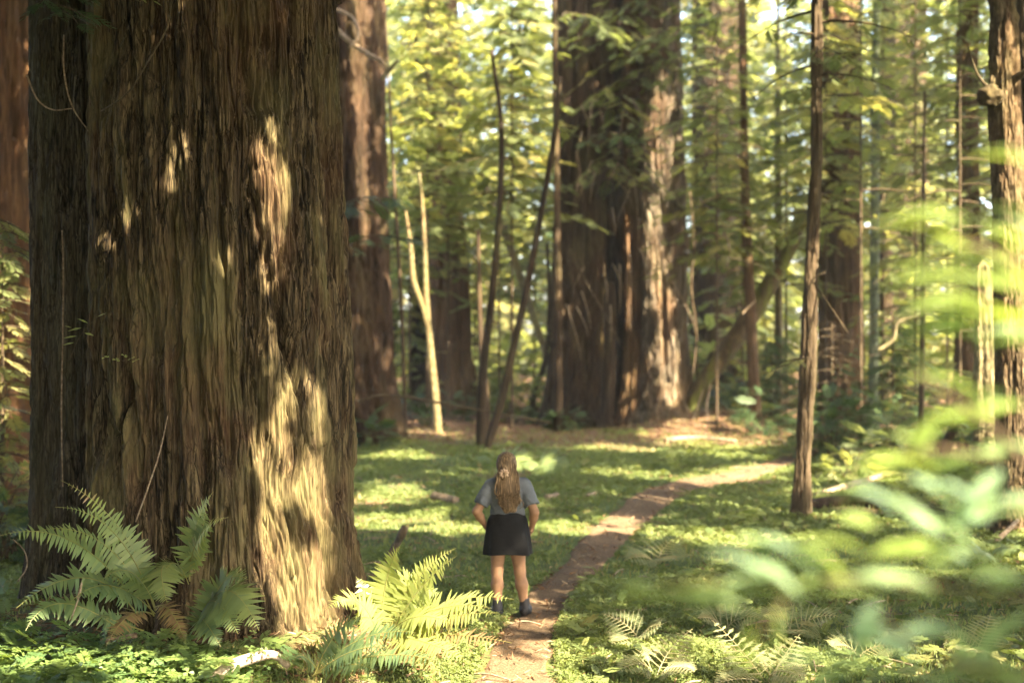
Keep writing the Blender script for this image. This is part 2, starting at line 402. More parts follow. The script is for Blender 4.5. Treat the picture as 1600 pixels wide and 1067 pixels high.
def layered_crown(wood, crown, axis_fn, z0, z1, R0, R1, n, rng, tmpl, spray=.6, droop=.25, step=.22, tone=(.2, .8), skip=None, power=1.0):
    """boughs round a stem: R0 long at z0 and R1 at z1"""
    for q in range(n):
        f = (q + rng.uniform(0, 1)) / n; z = z0 + (z1 - z0) * f
        b = axis_fn(z); ln = (R0 + (R1 - R0) * f ** power) * rng.uniform(.55, 1.1); h = q * 2.39996 + rng.uniform(-.5, .5)
        if skip and skip(b, h, ln): continue
        bough(wood, crown, b, h, max(.35, ln), rng, tmpl, spray, droop, step, .15, tone)

# ---------------------------------------------------------------- trunks
def bark_trunk(acc, axis_fn, rad_fn, zs, th, seed, amp=.05, freq=6., lobes=(), extra=None, detail=1.0):
    """upright trunk: rings at heights zs, columns at angles th (0 = +x, -pi/2 = towards the camera); fissured bark is real relief"""
    th = np.asarray(th); zs = np.asarray(zs)
    C = np.array([axis_fn(z) for z in zs]); R0 = np.array([rad_fn(z) for z in zs])
    T, Zg = np.meshgrid(th, zs)
    R = np.repeat(R0[:, None], len(th), 1)
    lob = 0
    for kk, am, ph, tw in lobes: lob = lob + am * np.cos(kk * (T - ph) + tw * Zg)
    R = R * (1 + lob)
    rm = np.maximum(R0[:, None], .1)
    cx, sx = np.cos(T) * rm, np.sin(T) * rm
    wx = (fbm(cx * 1.3 + 9, sx * 1.3, Zg * .35, seed + 1, 2) - .5) * .2
    n1 = fbm((cx + wx) * freq * .5, (sx + wx) * freq * .5, Zg * freq * .055, seed + 2, 3)
    rd = 1 - np.abs(2 * n1 - 1) * 2.2
    d = -amp * 1.15 * sstep(.55, .95, rd)
    n2 = fbm((cx + wx * .6) * freq * 1.6 + 5, (sx + wx * .6) * freq * 1.6, Zg * freq * .26, seed + 3, 3)
    d = d - amp * .45 * sstep(.6, .95, 1 - np.abs(2 * n2 - 1) * 2.2)
    d = d + amp * 1.1 * (fbm(cx * freq * .25 + 2, sx * freq * .25, Zg * freq * .04, seed + 4, 2) - .5)
    if detail:
        n3 = fbm((cx + wx * .4) * freq * 4.2 + 8, (sx + wx * .4) * freq * 4.2, Zg * freq * .42, seed + 7, 2)
        d = d - amp * .34 * detail * sstep(.55, .95, 1 - np.abs(2 * n3 - 1) * 2.4)
        d = d + amp * .46 * detail * (fbm(cx * freq * 6, sx * freq * 6, Zg * freq * .9, seed + 5, 3) - .5)
        d = d + amp * .32 * detail * (vn(cx * freq * 15, sx * freq * 15, Zg * freq * 1.3, seed + 6) - .5)
    if extra is not None: d = d + extra(T, Zg, cx, sx)
    R = R + d
    V = np.stack([C[:, 0:1] + R * np.cos(T), C[:, 1:2] + R * np.sin(T), Zg], -1)
    k = len(th); n = len(zs)
    V = np.vstack([V.reshape(-1, 3), [C[-1][0], C[-1][1], zs[-1] + R0[-1]]])
    e = (n - 1) * k
    acc.add(V, ringfaces(n, k), [[e + q, e + (q + 1) % k, n * k] for q in range(k)])
def thetas(nf, nb, spread=radians(115)):
    """columns closely spaced on the camera side, wide behind"""
    return np.r_[np.linspace(-pi / 2 - spread, -pi / 2 + spread, nf, endpoint=False), np.linspace(-pi / 2 + spread, 1.5 * pi - spread, nb, endpoint=False)]
# ---------------------------------------------------------------- gaps cut through the foliage along sun rays so chosen spots are lit
e1 = np.cross(S, [0, 0, 1.0]); e1 /= np.linalg.norm(e1); e2 = np.cross(S, e1)      # plane across the sun rays
def q2(P): P = np.asarray(P, float); return np.stack([P @ e1, P @ e2], -1)
SHAFTS = []; SHK = 2.1
def shaft(px, py, Y, rx, ry=None):
    SHAFTS.append((*q2(W(px, py, Y)), rx, ry or rx))
def gshaft(px, py, rx, ry=None):
    SHAFTS.append((*q2(np.array(ground_at(px, py))), rx, ry or rx))
def surf(px, py): return 12.25 if 250 < px < 480 else 12.55
for px, py, r in ((424, 235, .15), (433, 295, .2), (440, 350, .17), (450, 390, .1), (412, 190, .07), (447, 400, .08), (400, 375, .05), (233, 330, .08), (225, 375, .07), (335, 425, .06), (345, 395, .05), (160, 415, .08), (235, 565, .05),
                  (418, 590, .08), (445, 650, .13), (460, 720, .15), (410, 700, .09), (480, 790, .17), (440, 830, .14), (415, 890, .12), (475, 870, .17), (495, 945, .26), (450, 950, .22), (425, 1000, .14), (480, 1010, .34), (470, 970, .3), (510, 900, .2), (430, 1040, .25), (530, 970, .18), (360, 820, .05), (350, 750, .04), (530, 720, .12), (525, 610, .11), (527, 840, .13), (537, 480, .08), (300, 870, .05)):
    shaft(px, py, surf(px, py), r * .78, r * 1.35)
for px, py, r in ((640, 930, .55), (700, 945, .5), (755, 955, .4), (615, 870, .4), (680, 880, .4), (720, 990, .45), (640, 1000, .35), (540, 930, .3), (780, 990, .35)): shaft(px, py, 11.7, r)
for px, py, r in ((640, 1055, .45), (700, 1060, .5), (760, 1062, .45), (820, 1066, .3), (690, 1040, .5), (760, 1042, .45), (820, 1050, .3), (640, 1035, .35), (100, 1066, .3), (200, 1075, .3), (20, 1060, .3), (560, 1060, .25), (350, 1060, .2), (900, 1064, .2)): gshaft(px, py, r)
for px, py, r in ((590, 818, .35), (640, 812, .38), (690, 822, .35), (735, 828, .3), (590, 780, .3), (620, 775, .25), (870, 822, .3), (900, 830, .25), (960, 812, .25), (1000, 828, .25), (1060, 842, .3), (1130, 846, .35), (1180, 842, .3), (1210, 735, .5), (1150, 742, .55), (1090, 748, .5), (1050, 700, .6), (990, 742, .45), (1110, 705, .5), (1160, 712, .5), (950, 700, .5), (625, 712, .4), (1115, 684, .9), (1090, 678, .8), (1145, 688, .7), (1060, 672, .6), (1300, 730, .5), (1340, 745, .5), (1270, 770, .4), (1400, 700, .8), (1180, 800, .25), (800, 760, .25), (720, 740, .3)): gshaft(px, py, r * 1.8, r * .95)
for px, py in ((592, 30), (594, 100), (594, 180), (595, 245)): shaft(px, py, 34, .22, .7)
for px, py, r in ((1036, 330, .33), (1040, 400, .36), (1046, 470, .3), (1046, 545, .34), (1052, 610, .3), (1046, 150, .35), (1050, 215, .3), (1010, 560, .2)): shaft(px, py, 40.6, r * .8, r * 1.9)
for px, py in ((1580, 100), (1582, 170), (1585, 240), (1588, 310), (1590, 380), (1592, 450), (1596, 520), (1600, 600), (1605, 680), (1608, 750), (1612, 820), (1600, 860)): shaft(px, py, 19.7, .33)
for py in range(420, 760, 50): shaft(1540, py, 25.7, .4)
for px, py in ((684, 650), (680, 600), (672, 530), (666, 470), (664, 400), (646, 430), (660, 330), (640, 370)): shaft(px, py, 37.8, .5)
for px, py, r in ((1060, 990, .35), (1030, 1000, .3), (1110, 1040, .4), (1180, 1030, .35), (1250, 1000, .3), (1500, 1000, .35), (1530, 985, .3), (980, 1040, .35), (1300, 980, .35), (1200, 960, .35), (1130, 965, .3), (1000, 975, .3), (1380, 1010, .3)): shaft(px, py, 12.4, r)
for px, py, r in ((1450, 430, .07), (1520, 470, .10), (1580, 500, .12), (1400, 360, .06), (1560, 430, .1), (1480, 390, .08), (1400, 730, .10), (1430, 650, .09), (1540, 640, .11), (1380, 720, .08), (1480, 690, .10), (1580, 690, .09), (1520, 350, .09), (1300, 860, .05), (1100, 925, .05), (1010, 932, .05), (1440, 860, .05), (1180, 1000, .04), (1500, 560, .09)): shaft(px, py, 1.3 * SHK, r * SHK)
for px, py in ((10, 30), (20, 80), (15, 430), (25, 480), (10, 530), (5, 120)): shaft(px, py, 20, .4)
for px, py, Y, r in ((622, 520, 58, 1.2), (610, 600, 58, 1.0), (745, 560, 56, 1.3), (745, 620, 54, 1.0), (840, 560, 58, 1.0), (1225, 560, 58, 1.2), (1215, 470, 58, 1.0), (720, 430, 60, 1.0), (1440, 520, 50, .8), (1180, 380, 55, 1.0), (790, 470, 56, 1.0)): shaft(px, py, Y, r)
for px, py, r in ((410, 560, .1), (455, 600, .1), (500, 700, .12), (540, 560, .1), (545, 780, .12), (420, 780, .1), (390, 940, .12), (512, 520, .07)): shaft(px, py, 12.4, r * .8, r * 1.5)
SH = np.array(SHAFTS)
q0 = SH[:, :2].min(0) - 3; q1 = SH[:, :2].max(0) + 3; CELL = .03
GAP = np.zeros(np.ceil((q1 - q0) / CELL).astype(int) + 1, bool)
for cx_, cy_, rx, ry in SH:                                # where the canopy is open
    n_ = int((max(rx, ry) * 1.25 * 1.4 + .1) / CELL) + 1; ic, jc = ((np.array([cx_, cy_]) - q0) / CELL).astype(int)
    ii, jj = np.meshgrid(np.arange(ic - n_, ic + n_ + 1), np.arange(jc - n_, jc + n_ + 1), indexing='ij')
    qa, qb = q0[0] + ii * CELL, q0[1] + jj * CELL
    d = np.hypot((qa - cx_) / rx, (qb - cy_) / (ry * 1.25)) + (fbm(qa * 3.2, qb * 3.2, 0, 66, 3) - .5) * 1.7
    GAP[ii, jj] |= d < 1.08
def open_gaps(acc):
    """drop the leaflets that stand in the gaps of the canopy"""
    V = np.concatenate(acc.V); Qd = np.concatenate(acc.Q); T = np.concatenate(acc.tone)
    c = ((q2(V[Qd].mean(1)) - q0) / CELL).astype(int)
    ok = (c[:, 0] >= 0) & (c[:, 1] >= 0) & (c[:, 0] < GAP.shape[0]) & (c[:, 1] < GAP.shape[1])
    hit = np.zeros(len(c), bool); hit[ok] = GAP[c[ok, 0], c[ok, 1]]
    Qd = Qd[~hit]
    u, inv = np.unique(Qd.ravel(), return_inverse=True)
    return Acc().add(V[u], inv.reshape(-1, 4), None, T[u])
# ---------------------------------------------------------------- the great redwood at left
def main_r(z): return 1.27 - .025 * z + .17 * np.exp(-np.maximum(z, 0) / .35)
def main_axis(z): return ((140 - 800) / 167.7 + 1.27 - .025 * min(z, 8) , TREE_Y)
def poly_crack(px, py, pts, w, a):
    pts = np.array(pts, float)
    c = np.interp(py, pts[:, 1], pts[:, 0]); y0, y1 = pts[0, 1], pts[-1, 1]
    c = c + 12 * (fbm(py / 60., w, 0, 5, 3) - .5)
    ends = sstep(y0 - 15, y0 + 25, py) * sstep(y1 + 15, y1 - 25, py)
    ww = w * (.5 + 1.0 * vn(py / 70., a * 50, 0, 7))
    return a * ends * np.exp(-((px - c) / ww) ** 2)
def main_extra(T, Z, cx, sx):
    r = main_r(Z); y = TREE_Y + r * np.sin(T); x = (140 - 800) / 167.7 + 1.27 - .025 * np.minimum(Z, 8) + r * np.cos(T)
    px = 800 + F * x / y; py = HOR - (Z - H) * F / y
    front = (np.sin(T) < .1)
    d = 0
    for pts, w, a in (
        ([(398, 290), (415, 380), (432, 470), (455, 560), (478, 650), (497, 760), (512, 850), (523, 970)], 6, -.11),
        ([(450, 790), (459, 860), (466, 930), (474, 1010)], 5, -.10),
        ([(470, -40), (480, 150), (494, 270)], 6, -.07), ([(205, -40), (212, 150), (225, 260)], 9, -.07),
        ([(268, -40), (275, 160), (268, 330), (262, 480)], 8, -.08), ([(330, 120), (345, 300), (350, 520)], 8, -.07),
        ([(300, 500), (310, 640), (318, 790)], 9, -.08), ([(245, 620), (250, 760), (262, 880)], 7, -.07),
        ([(385, 640), (392, 760), (400, 900)], 6, -.06), ([(180, 300), (190, 520), (198, 700)], 8, -.06),
        ([(372, -40), (380, 90), (396, 170)], 9, -.09), ([(520, 640), (527, 720), (533, 800)], 3.5, -.04),
        ([(430, 180), (440, 280), (452, 400), (475, 520)], 22, .055), ([(350, 640), (358, 800), (366, 960)], 26, .05),
        ([(225, 220), (230, 330), (236, 450)], 22, .05), ([(290, 40), (305, 200), (310, 380)], 20, .045)):
        d = d + poly_crack(px, py, pts, w, a)
    for qx, qy, w, h, a in ((390, 300, 17, 60, -.10), (322, 885, 13, 55, -.15), (398, 160, 14, 18, -.08), (370, 460, 22, 40, -.06), (405, 195, 20, 22, .05), (340, 420, 16, 50, .05), (160, 385, 14, 18, .07), (205, 210, 30, 80, .04)):
        d = d + a * np.exp(-((px - qx) / w) ** 2 - ((py - qy) / h) ** 2) * (.6 + .8 * vn(px / 9., py / 30., 0, 31))
    d = np.where(front, d, 0) + .30 * np.exp(-np.maximum(Z - .2, 0) / .38) * np.maximum(0, np.cos(4.5 * T + 1.5 * np.sin(2 * T) + .6)) ** 2      # root flare
    smooth = sstep(505, 525, px) * front                      # the right flank is closer grained
    return d + smooth * .02 * (vn(cx * 60, sx * 60, Z * 3, 44) - .5)
rt = thing('redwood_tree', 'giant redwood with deeply furrowed brown bark standing among ferns, the widest trunk', 'tree', (TREE_X, TREE_Y, 0))
A = Acc()
zs = np.r_[np.linspace(-.5, 6.3, 640), np.linspace(6.4, 32, 60)]
def main_rad(z): return float(main_r(z)) if z < 6 else float(1.12 * (1 - (z - 6) / 30) + .05)
bark_trunk(A, main_axis, main_rad, zs, thetas(1000, 120), 11, amp=.085, freq=4.6, lobes=((3, .012, .4, .05), (7, .012, 1.0, -.1), (11, .01, .3, .12)), extra=main_extra)
build('trunk', A, M_main, rt, smooth=True)
A = Acc()
bark_trunk(A, lambda z: (-4.16 - .012 * z, 14.7), lambda z: max(.78 - .012 * z + .16 * math.exp(-max(z, 0) / .6), .1), np.r_[np.linspace(-.4, 6.6, 300), np.linspace(6.8, 30, 40)], thetas(420, 60), 23, amp=.055, freq=6, lobes=((3, .03, .2, .1), (5, .03, 1, -.1)))
build('side_trunk', A, bark('grey_side_bark', ((.024, .019, .013), (.078, .064, .044), (.15, .13, .094)), rust=(.07, .04, .02), lichen=(.08, .08, .045), rust_amt=.25, lich_amt=.4, dash=1), rt, smooth=True)  # greyer bark colour than the main trunk

def px_tree(pts, Y, seed, mat, name='trunk', parent=None, top=26, amp=.05, freq=5, nt=160, nz=150, flare=.25, lobes=((3, .03, .5, .1), (5, .025, 1.2, -.15)), dx=0):
    """upright trunk from (py, centre px, half width px) rows at depth Y, carried on up beyond the frame"""
    k = Y / F
    rows = sorted([(H + (HOR - py) * k, (c - 800) * k, hw * k) for py, c, hw in pts])
    z_, x_, r_ = [np.array(q) for q in zip(*rows)]
    sl = (x_[-1] - x_[0]) / (z_[-1] - z_[0])
    zb = float(G(x_[0], Y)) - .35
    def ax(z):
        if z > z_[-1]: return (x_[-1] + sl * (z - z_[-1]), Y)
        return (float(np.interp(z, z_, x_)), Y)
    def rad(z):
        r = float(np.interp(z, z_, r_))
        if z > z_[-1]: r = max(r_[-1] * (1 - (z - z_[-1]) / (top + 3 - z_[-1])), .03)
        return r * (1 + flare * math.exp(-max(z - zb - .35, 0) / (.25 + .5 * r)))
    zt = min(z_[-1] + .5, top - 1)
    a = Acc(); zs = np.r_[np.linspace(zb, zt, nz), np.linspace(zt + .3, top, 24)]
    bark_trunk(a, ax, rad, zs, np.linspace(0, 2 * pi, nt, endpoint=False) if nt < 120 else thetas(int(nt * .8), int(nt * .2)), seed, amp, freq, lobes)
    if parent is None: return a, ax, rad
    build(name, a, mat, parent, smooth=True)
    return ax, rad
rg = np.random.default_rng(7)
def crown_for(root, ax, z0, z1, R0, R1, n, tmpl=SPRAY_MID, spray=.7, droop=.35, step=.25, tone=(.2, .8), mat=None, skip=None, seed=1):
    wd, cr = Acc(), Acc()
    layered_crown(wd, cr, lambda z: (*ax(z)[:2], z), z0, z1, R0, R1, n, np.random.default_rng(seed), tmpl, spray, droop, step, tone, skip)
    build('crown', open_gaps(cr), mat or M_needle, root); build('limbs', wd, M_thin, root)
wd, cr = Acc(), Acc()
layered_crown(wd, cr, lambda z: (*main_axis(8), z), 13, 30, 4.2, 1.5, 46, np.random.default_rng(5), SPRAY_FAR, .9, .4, .35)
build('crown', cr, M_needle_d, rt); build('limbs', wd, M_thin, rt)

def tree(name, label, cat, pts, Y, seed, mat, crown=None, group=None, **kw):
    k = Y / F; x = (pts[-1][1] - 800) * k
    r = thing(name, label, cat, (x, Y, float(G(x, Y))), group)
    ax, rad = px_tree(pts, Y, seed, mat, parent=r, **kw)
    if crown: crown_for(r, ax, seed=seed, **crown)
    return r, ax, rad
CR = dict
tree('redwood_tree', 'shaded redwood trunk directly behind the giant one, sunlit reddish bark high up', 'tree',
     [(0, 495, 103), (300, 500, 104), (500, 502, 108), (640, 503, 113)], 35.5, 41, bark('dark_red_bark', ((.009, .0058, .0035), (.03, .0185, .011), (.075, .045, .026)), rust=(.07, .038, .02), rust_amt=.4, lich_amt=.15, fx=9, bd=.06), CR(z0=14, z1=28, R0=3, R1=1.2, n=34), flare=.12, amp=.13, freq=3.0, nt=420, nz=340, top=30)  # darkened version of the reddish bark
tree('redwood_tree', 'redwood at the left edge of the view, orange bark lit near the top', 'tree',
     [(0, -78, 122), (500, -82, 128), (800, -84, 134)], 23.5, 43, bark('orange_bark', ((.02, .011, .006), (.065, .035, .018), (.15, .085, .04)), rust=(.11, .048, .02), rust_amt=.7, lich_amt=.1, fx=8), CR(z0=13, z1=26, R0=3, R1=1, n=30), amp=.07, freq=4, nt=300, nz=240, top=28)
# far cluster of fused stems
fc = thing('redwood_cluster', 'massive clump of fused redwood stems beyond the person, its right stem sunlit grey', 'tree', (3.2, 42, float(G(3.2, 41))))
axs = px_tree([(0, 912, 44), (300, 905, 42), (500, 900, 42), (645, 897, 44)], 42, 51, M_dark, 'trunk', fc, flare=.5, amp=.13, freq=3.0, nt=240, nz=260)[0]
px_tree([(0, 958, 62), (300, 958, 56), (500, 958, 54), (655, 960, 56)], 43.2, 52, bark('charred_bark', ((.012, .010, .009), (.035, .028, .023), (.08, .067, .055)), rust_amt=.5, lich_amt=.2, fx=8), 'stem', fc, flare=.5, amp=.16, freq=2.6, nt=240, nz=240)
px_tree([(0, 1030, 34), (180, 1032, 35), (330, 1036, 36), (500, 1038, 38), (660, 1040, 42)], 41.4, 53, M_grey, 'stem', fc, flare=.5, amp=.11, freq=3.2, nt=280, nz=280, lobes=((3, .07, .2, .25), (5, .06, 1.0, -.2)))
px_tree([(0, 990, 18), (300, 992, 19), (500, 994, 20), (660, 992, 26)], 41.6, 54, M_red, 'stem', fc, flare=.5, amp=.08, freq=4, nt=180, nz=220, lobes=((3, .1, .2, .25), (5, .06, 1.0, -.2)))
px_tree([(480, 953, 9), (560, 953, 10), (680, 947, 12)], 40.6, 55, M_dark, 'snag', fc, amp=.02, freq=8, nt=80, nz=90, top=4.6)
a = Acc(); rr = np.random.default_rng(63)
for q in range(34):                                        # dead twigs hanging down the bark
    px, py = rr.uniform(868, 1075), rr.uniform(150, 480); p = W(px, py, 40.2); l = rr.uniform(.5, 1.6); sl_ = rr.uniform(-.5, .5)
    tube(a, [p, p + [sl_ * l * .3, -.25, -.25 * l], p + [sl_ * l * .8, -.35, -.7 * l], p + [sl_ * l, -.25, -l]], [.02, .016, .011, .005], 4, 10, cap=False)
tag(build('hanging_twigs', a, M_wood, fc), kind='stuff')
crown_for(fc, lambda z: (3.5 + .6 * sin(z * 3), 40.6), 7.5, 22, 2.3, 1.5, 150, seed=61, spray=.65, droop=.6, tone=(.1, .85))
# slim and middling trunks, told apart by what stands round them
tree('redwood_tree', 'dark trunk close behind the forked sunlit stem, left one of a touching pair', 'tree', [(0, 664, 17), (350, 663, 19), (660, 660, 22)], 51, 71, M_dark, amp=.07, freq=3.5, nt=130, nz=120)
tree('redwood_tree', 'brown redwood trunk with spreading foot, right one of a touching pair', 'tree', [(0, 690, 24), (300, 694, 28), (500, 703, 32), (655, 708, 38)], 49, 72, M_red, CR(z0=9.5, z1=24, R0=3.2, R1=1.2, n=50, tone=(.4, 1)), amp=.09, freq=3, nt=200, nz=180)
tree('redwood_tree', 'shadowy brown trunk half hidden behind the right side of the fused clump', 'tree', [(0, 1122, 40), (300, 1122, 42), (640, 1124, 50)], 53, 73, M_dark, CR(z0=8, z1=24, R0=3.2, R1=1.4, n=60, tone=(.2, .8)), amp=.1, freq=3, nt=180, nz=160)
tree('conifer_sapling', 'slim reddish straight trunk rising just left of the leaning mossy log', 'tree', [(0, 1160, 6), (300, 1164, 7), (650, 1180, 10)], 39.5, 74, M_red, CR(z0=5, z1=15, R0=1.8, R1=.7, n=44, tone=(.3, .9)), amp=.015, freq=8, nt=60, nz=90, top=16)
tree('broadleaf_tree', 'slender pale whitish trunk beyond the leaning mossy log', 'tree', [(200, 1216, 5), (430, 1216, 6), (640, 1217, 8)], 45, 75, M_pale, amp=.01, freq=8, nt=40, nz=80, top=14)
# thin foreground trunk
r, ax, rad = tree('conifer_tree', 'thin dark foreground trunk standing free beside the path bend', 'tree', [(0, 1277, 9), (250, 1276, 10), (420, 1267, 11.5), (560, 1263, 13), (700, 1257, 12.5), (770, 1253, 12.5), (830, 1250, 10)], 22, 76, M_thin, amp=.025, freq=12, nt=140, nz=320, top=15, flare=.7)
crown_for(r, ax, 6.9, 14, 1.7, .7, 44, spray=.55, seed=6, tone=(.1, .7), tmpl=SPRAY_MID)
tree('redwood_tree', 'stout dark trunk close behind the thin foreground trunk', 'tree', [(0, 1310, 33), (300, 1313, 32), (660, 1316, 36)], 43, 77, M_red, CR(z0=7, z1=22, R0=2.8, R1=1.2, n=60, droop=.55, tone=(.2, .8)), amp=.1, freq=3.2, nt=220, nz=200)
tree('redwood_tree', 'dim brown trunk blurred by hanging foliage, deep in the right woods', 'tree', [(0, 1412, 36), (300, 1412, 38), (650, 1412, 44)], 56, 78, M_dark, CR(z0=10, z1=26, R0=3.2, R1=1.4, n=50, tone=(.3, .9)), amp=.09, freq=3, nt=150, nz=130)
tree('broadleaf_tree', 'thin grey green lichened stem rising before the dim right woods', 'tree', [(150, 1368, 7), (450, 1366, 7), (650, 1364, 8)], 38, 79, bark('lichen_stem', ((.05, .06, .04), (.11, .13, .085), (.2, .23, .15)), lich_amt=.6, lichen=(.24, .3, .17), rust_amt=.1, fz=4), amp=.01, freq=8, nt=50, nz=90, top=13)
tree('broadleaf_tree', 'narrow dark stem right of the grey green lichened one', 'tree', [(100, 1384, 9), (400, 1384, 10), (650, 1386, 12)], 48, 80, M_dark, amp=.02, freq=6, nt=60, nz=80, top=16)
tree('redwood_tree', 'brown trunk with a lit right edge, left neighbour of the burled trunk', 'tree', [(0, 1512, 17), (150, 1511, 17), (310, 1512, 18), (640, 1512, 23)], 37, 81, M_red, CR(z0=9, z1=22, R0=2.6, R1=1, n=40, tone=(.3, .8)), amp=.06, freq=4, nt=200, nz=200)
r, ax, rad = tree('oak_tree', 'rough barked trunk with a dark burl, sunlit on its right side', 'tree', [(0, 1567, 24), (150, 1569, 24), (300, 1576, 24), (500, 1583, 27), (700, 1592, 34), (840, 1602, 46)], 20, 82,
     bark('scaly_bark', ((.022, .015, .009), (.085, .06, .034), (.2, .155, .09)), rust_amt=.3, lich_amt=.4, fx=16, fz=6, bd=.03), CR(z0=8.5, z1=15, R0=2.6, R1=1.2, n=34, tone=(.3, .9)), amp=.045, freq=8, nt=260, nz=380, top=16, flare=.4)
a = Acc(); bc = W(1549, 152, 19.9)
u, v_ = np.meshgrid(np.linspace(0, 2 * pi, 36, endpoint=False), np.linspace(.02, pi - .02, 22))
rr = .17 * (1 + .45 * (fbm(np.cos(u) * np.sin(v_) * 2 + 5, np.sin(u) * np.sin(v_) * 2, np.cos(v_) * 2, 4, 3) - .5) * 2)
a.add(np.stack([bc[0] + rr * np.cos(u) * np.sin(v_) * 1.1, bc[1] + rr * np.sin(u) * np.sin(v_), bc[2] + rr * np.cos(v_) * .9], -1).reshape(-1, 3), ringfaces(22, 36))
build('burl', a, M_dark, r, smooth=True)
a = Acc(); tube(a, [W(1560, 140, 20), W(1590, 120, 19.8), W(1630, 95, 19.5)], [.07, .06, .045], 8, 14, rough=.3); tube(a, [W(1552, 145, 20), W(1528, 118, 19.9), W(1512, 72, 19.8)], [.03, .02, .01], 6, 12); build('limb', a, M_thin, r, smooth=True)
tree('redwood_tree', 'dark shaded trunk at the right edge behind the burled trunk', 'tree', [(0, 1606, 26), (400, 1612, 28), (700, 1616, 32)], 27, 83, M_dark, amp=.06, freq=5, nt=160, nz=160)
tree('tree_snag', 'pale yellow sunlit broken trunk between the blurred shrub leaves and burled trunk', 'tree', [(440, 1537, 13), (560, 1538, 16), (740, 1538, 19)], 26, 84, M_pale, amp=.05, freq=7, nt=140, nz=180, top=4.25)
tree('conifer_sapling', 'spindly tan pole with thin twigs in the right thicket', 'tree', [(300, 1443, 3), (500, 1442, 4), (650, 1439, 5)], 29, 85, M_thin, amp=.005, freq=9, nt=30, nz=60, top=8)

M_snag = bark('mottled_stem', ((.04, .03, .016), (.12, .10, .05), (.26, .22, .12)), rust_amt=.5, lich_amt=.6, lichen=(.12, .13, .05), fx=12, fz=8, bd=.01)
def pole(name, label, pts, Y, rpx, mat, k=10, rough=.15, n=60, cat='tree', part='trunk', seed=0, dY=0):
    """leaning stem through photo points; its foot is sunk in the ground"""
    P = [W(px, py, Y + dY * q / max(len(pts) - 1, 1)) for q, (px, py) in enumerate(pts)]
    x, y = P[0][:2]; g = float(G(x, y)); root = thing(name, label, cat, (x, y, g))
    rad = np.interp(np.linspace(0, 1, len(P)), np.linspace(0, 1, len(rpx)), rpx) * Y / F
    if P[0][2] > g - .1: P = [np.array([x, y, g - .25])] + P; rad = np.r_[rad[0], rad]
    a = Acc(); tube(a, P, rad, k, n, rough=rough, seed=seed)
    build(part, a, mat, root, smooth=True)
    return root
r = pole('maple_stem', 'forked sunlit yellowish stem in front of the touching trunk pair', [(684, 672), (680, 620), (672, 540), (666, 470), (664, 400), (660, 320), (655, 270)], 38, (7, 5.5, 4, 2), M_snag, seed=3)
a = Acc(); tube(a, [W(671, 520, 38), W(660, 478, 38), W(646, 440, 38), (W(642, 390, 38)), W(634, 330, 38.2)], np.array([5, 5, 5, 4, 1.5]) * 38 / F, 10, 40, rough=.15); build('fork', a, M_snag, r, smooth=True)
def add_broad(root, spots, n, Y, spread, rng, sc=.5, tone=(.2, 1), mat=M_maple):
    a = Acc()
    for px, py, s in spots:
        c = W(px, py, Y); m_ = int(n * s)
        stamp(a, BROAD, c + rng.normal(0, 1, (m_, 3)) * [spread * s, .7, spread * s * .55], rng.uniform(0, 6.28, m_), rng.normal(-.2, .4, m_), rng.normal(0, .4, m_), sc * rng.uniform(.7, 1.2, m_), rng.uniform(*tone, m_))
    build('crown', a, mat, root)
add_broad(r, [(640, 300, 1), (625, 200, 1.2), (615, 140, 1), (690, 210, 1.2), (720, 180, 1), (650, 90, 1), (700, 60, 1.2)], 16, 38.3, .9, rg)
pole('thin_tree', 'slender dark stem leaning slightly right, left of the strongly slanting pole', [(752, 640), (757, 560), (768, 470), (778, 360), (783, 260), (782, 180), (768, 80)], 34, (8, 6, 5, 4, 3), M_dark, seed=4)
pole('thin_tree', 'long dark pole slanting steeply towards the fused redwood clump', [(764, 690), (782, 630), (803, 540), (825, 440), (848, 320), (866, 215), (875, 120)], 33, (6, 6.5, 6, 5, 4.5, 4), M_dark, seed=5)
pole('thin_tree', 'short dark stem meeting the slender leaning one near its foot', [(758, 630), (752, 540), (749, 450), (747, 360)], 37, (7, 5, 4, 3), M_dark, seed=6)
pole('thin_tree', 'pale sunlit pole leaning left towards the crossing dark stems', [(862, 640), (857, 570), (842, 520), (812, 430), (780, 340), (750, 270)], 46, (5, 5, 6, 6, 5), M_pale, seed=7)
pole('thin_tree', 'faint curved olive stem left of the fused clump foot', [(828, 660), (836, 610), (852, 560), (858, 480), (855, 380)], 44, (5, 4, 3.5, 3), M_thin, seed=8)
pole('leaning_tree', 'thick moss covered trunk leaning right beyond the path', [(1078, 650), (1098, 600), (1128, 560), (1165, 505), (1205, 440), (1235, 385), (1258, 330)], 41, (12, 14, 15, 12, 9), M_moss, k=18, rough=.2, seed=9, n=90)
pole('thin_tree', 'slim shaded trunk close along the left edge of the fused clump', [(872, 650), (872, 500), (870, 300), (868, 150), (866, -20)], 39, (7, 6, 5, 4), M_dark, seed=10)
pole('thin_tree', 'thin pale stem with round yellow leaves beside the reddish shaded trunk', [(634, 690), (628, 500), (618, 320), (612, 220), (606, 100), (600, -10)], 36.8, (3, 3, 2, 1.5), M_thin, seed=11)

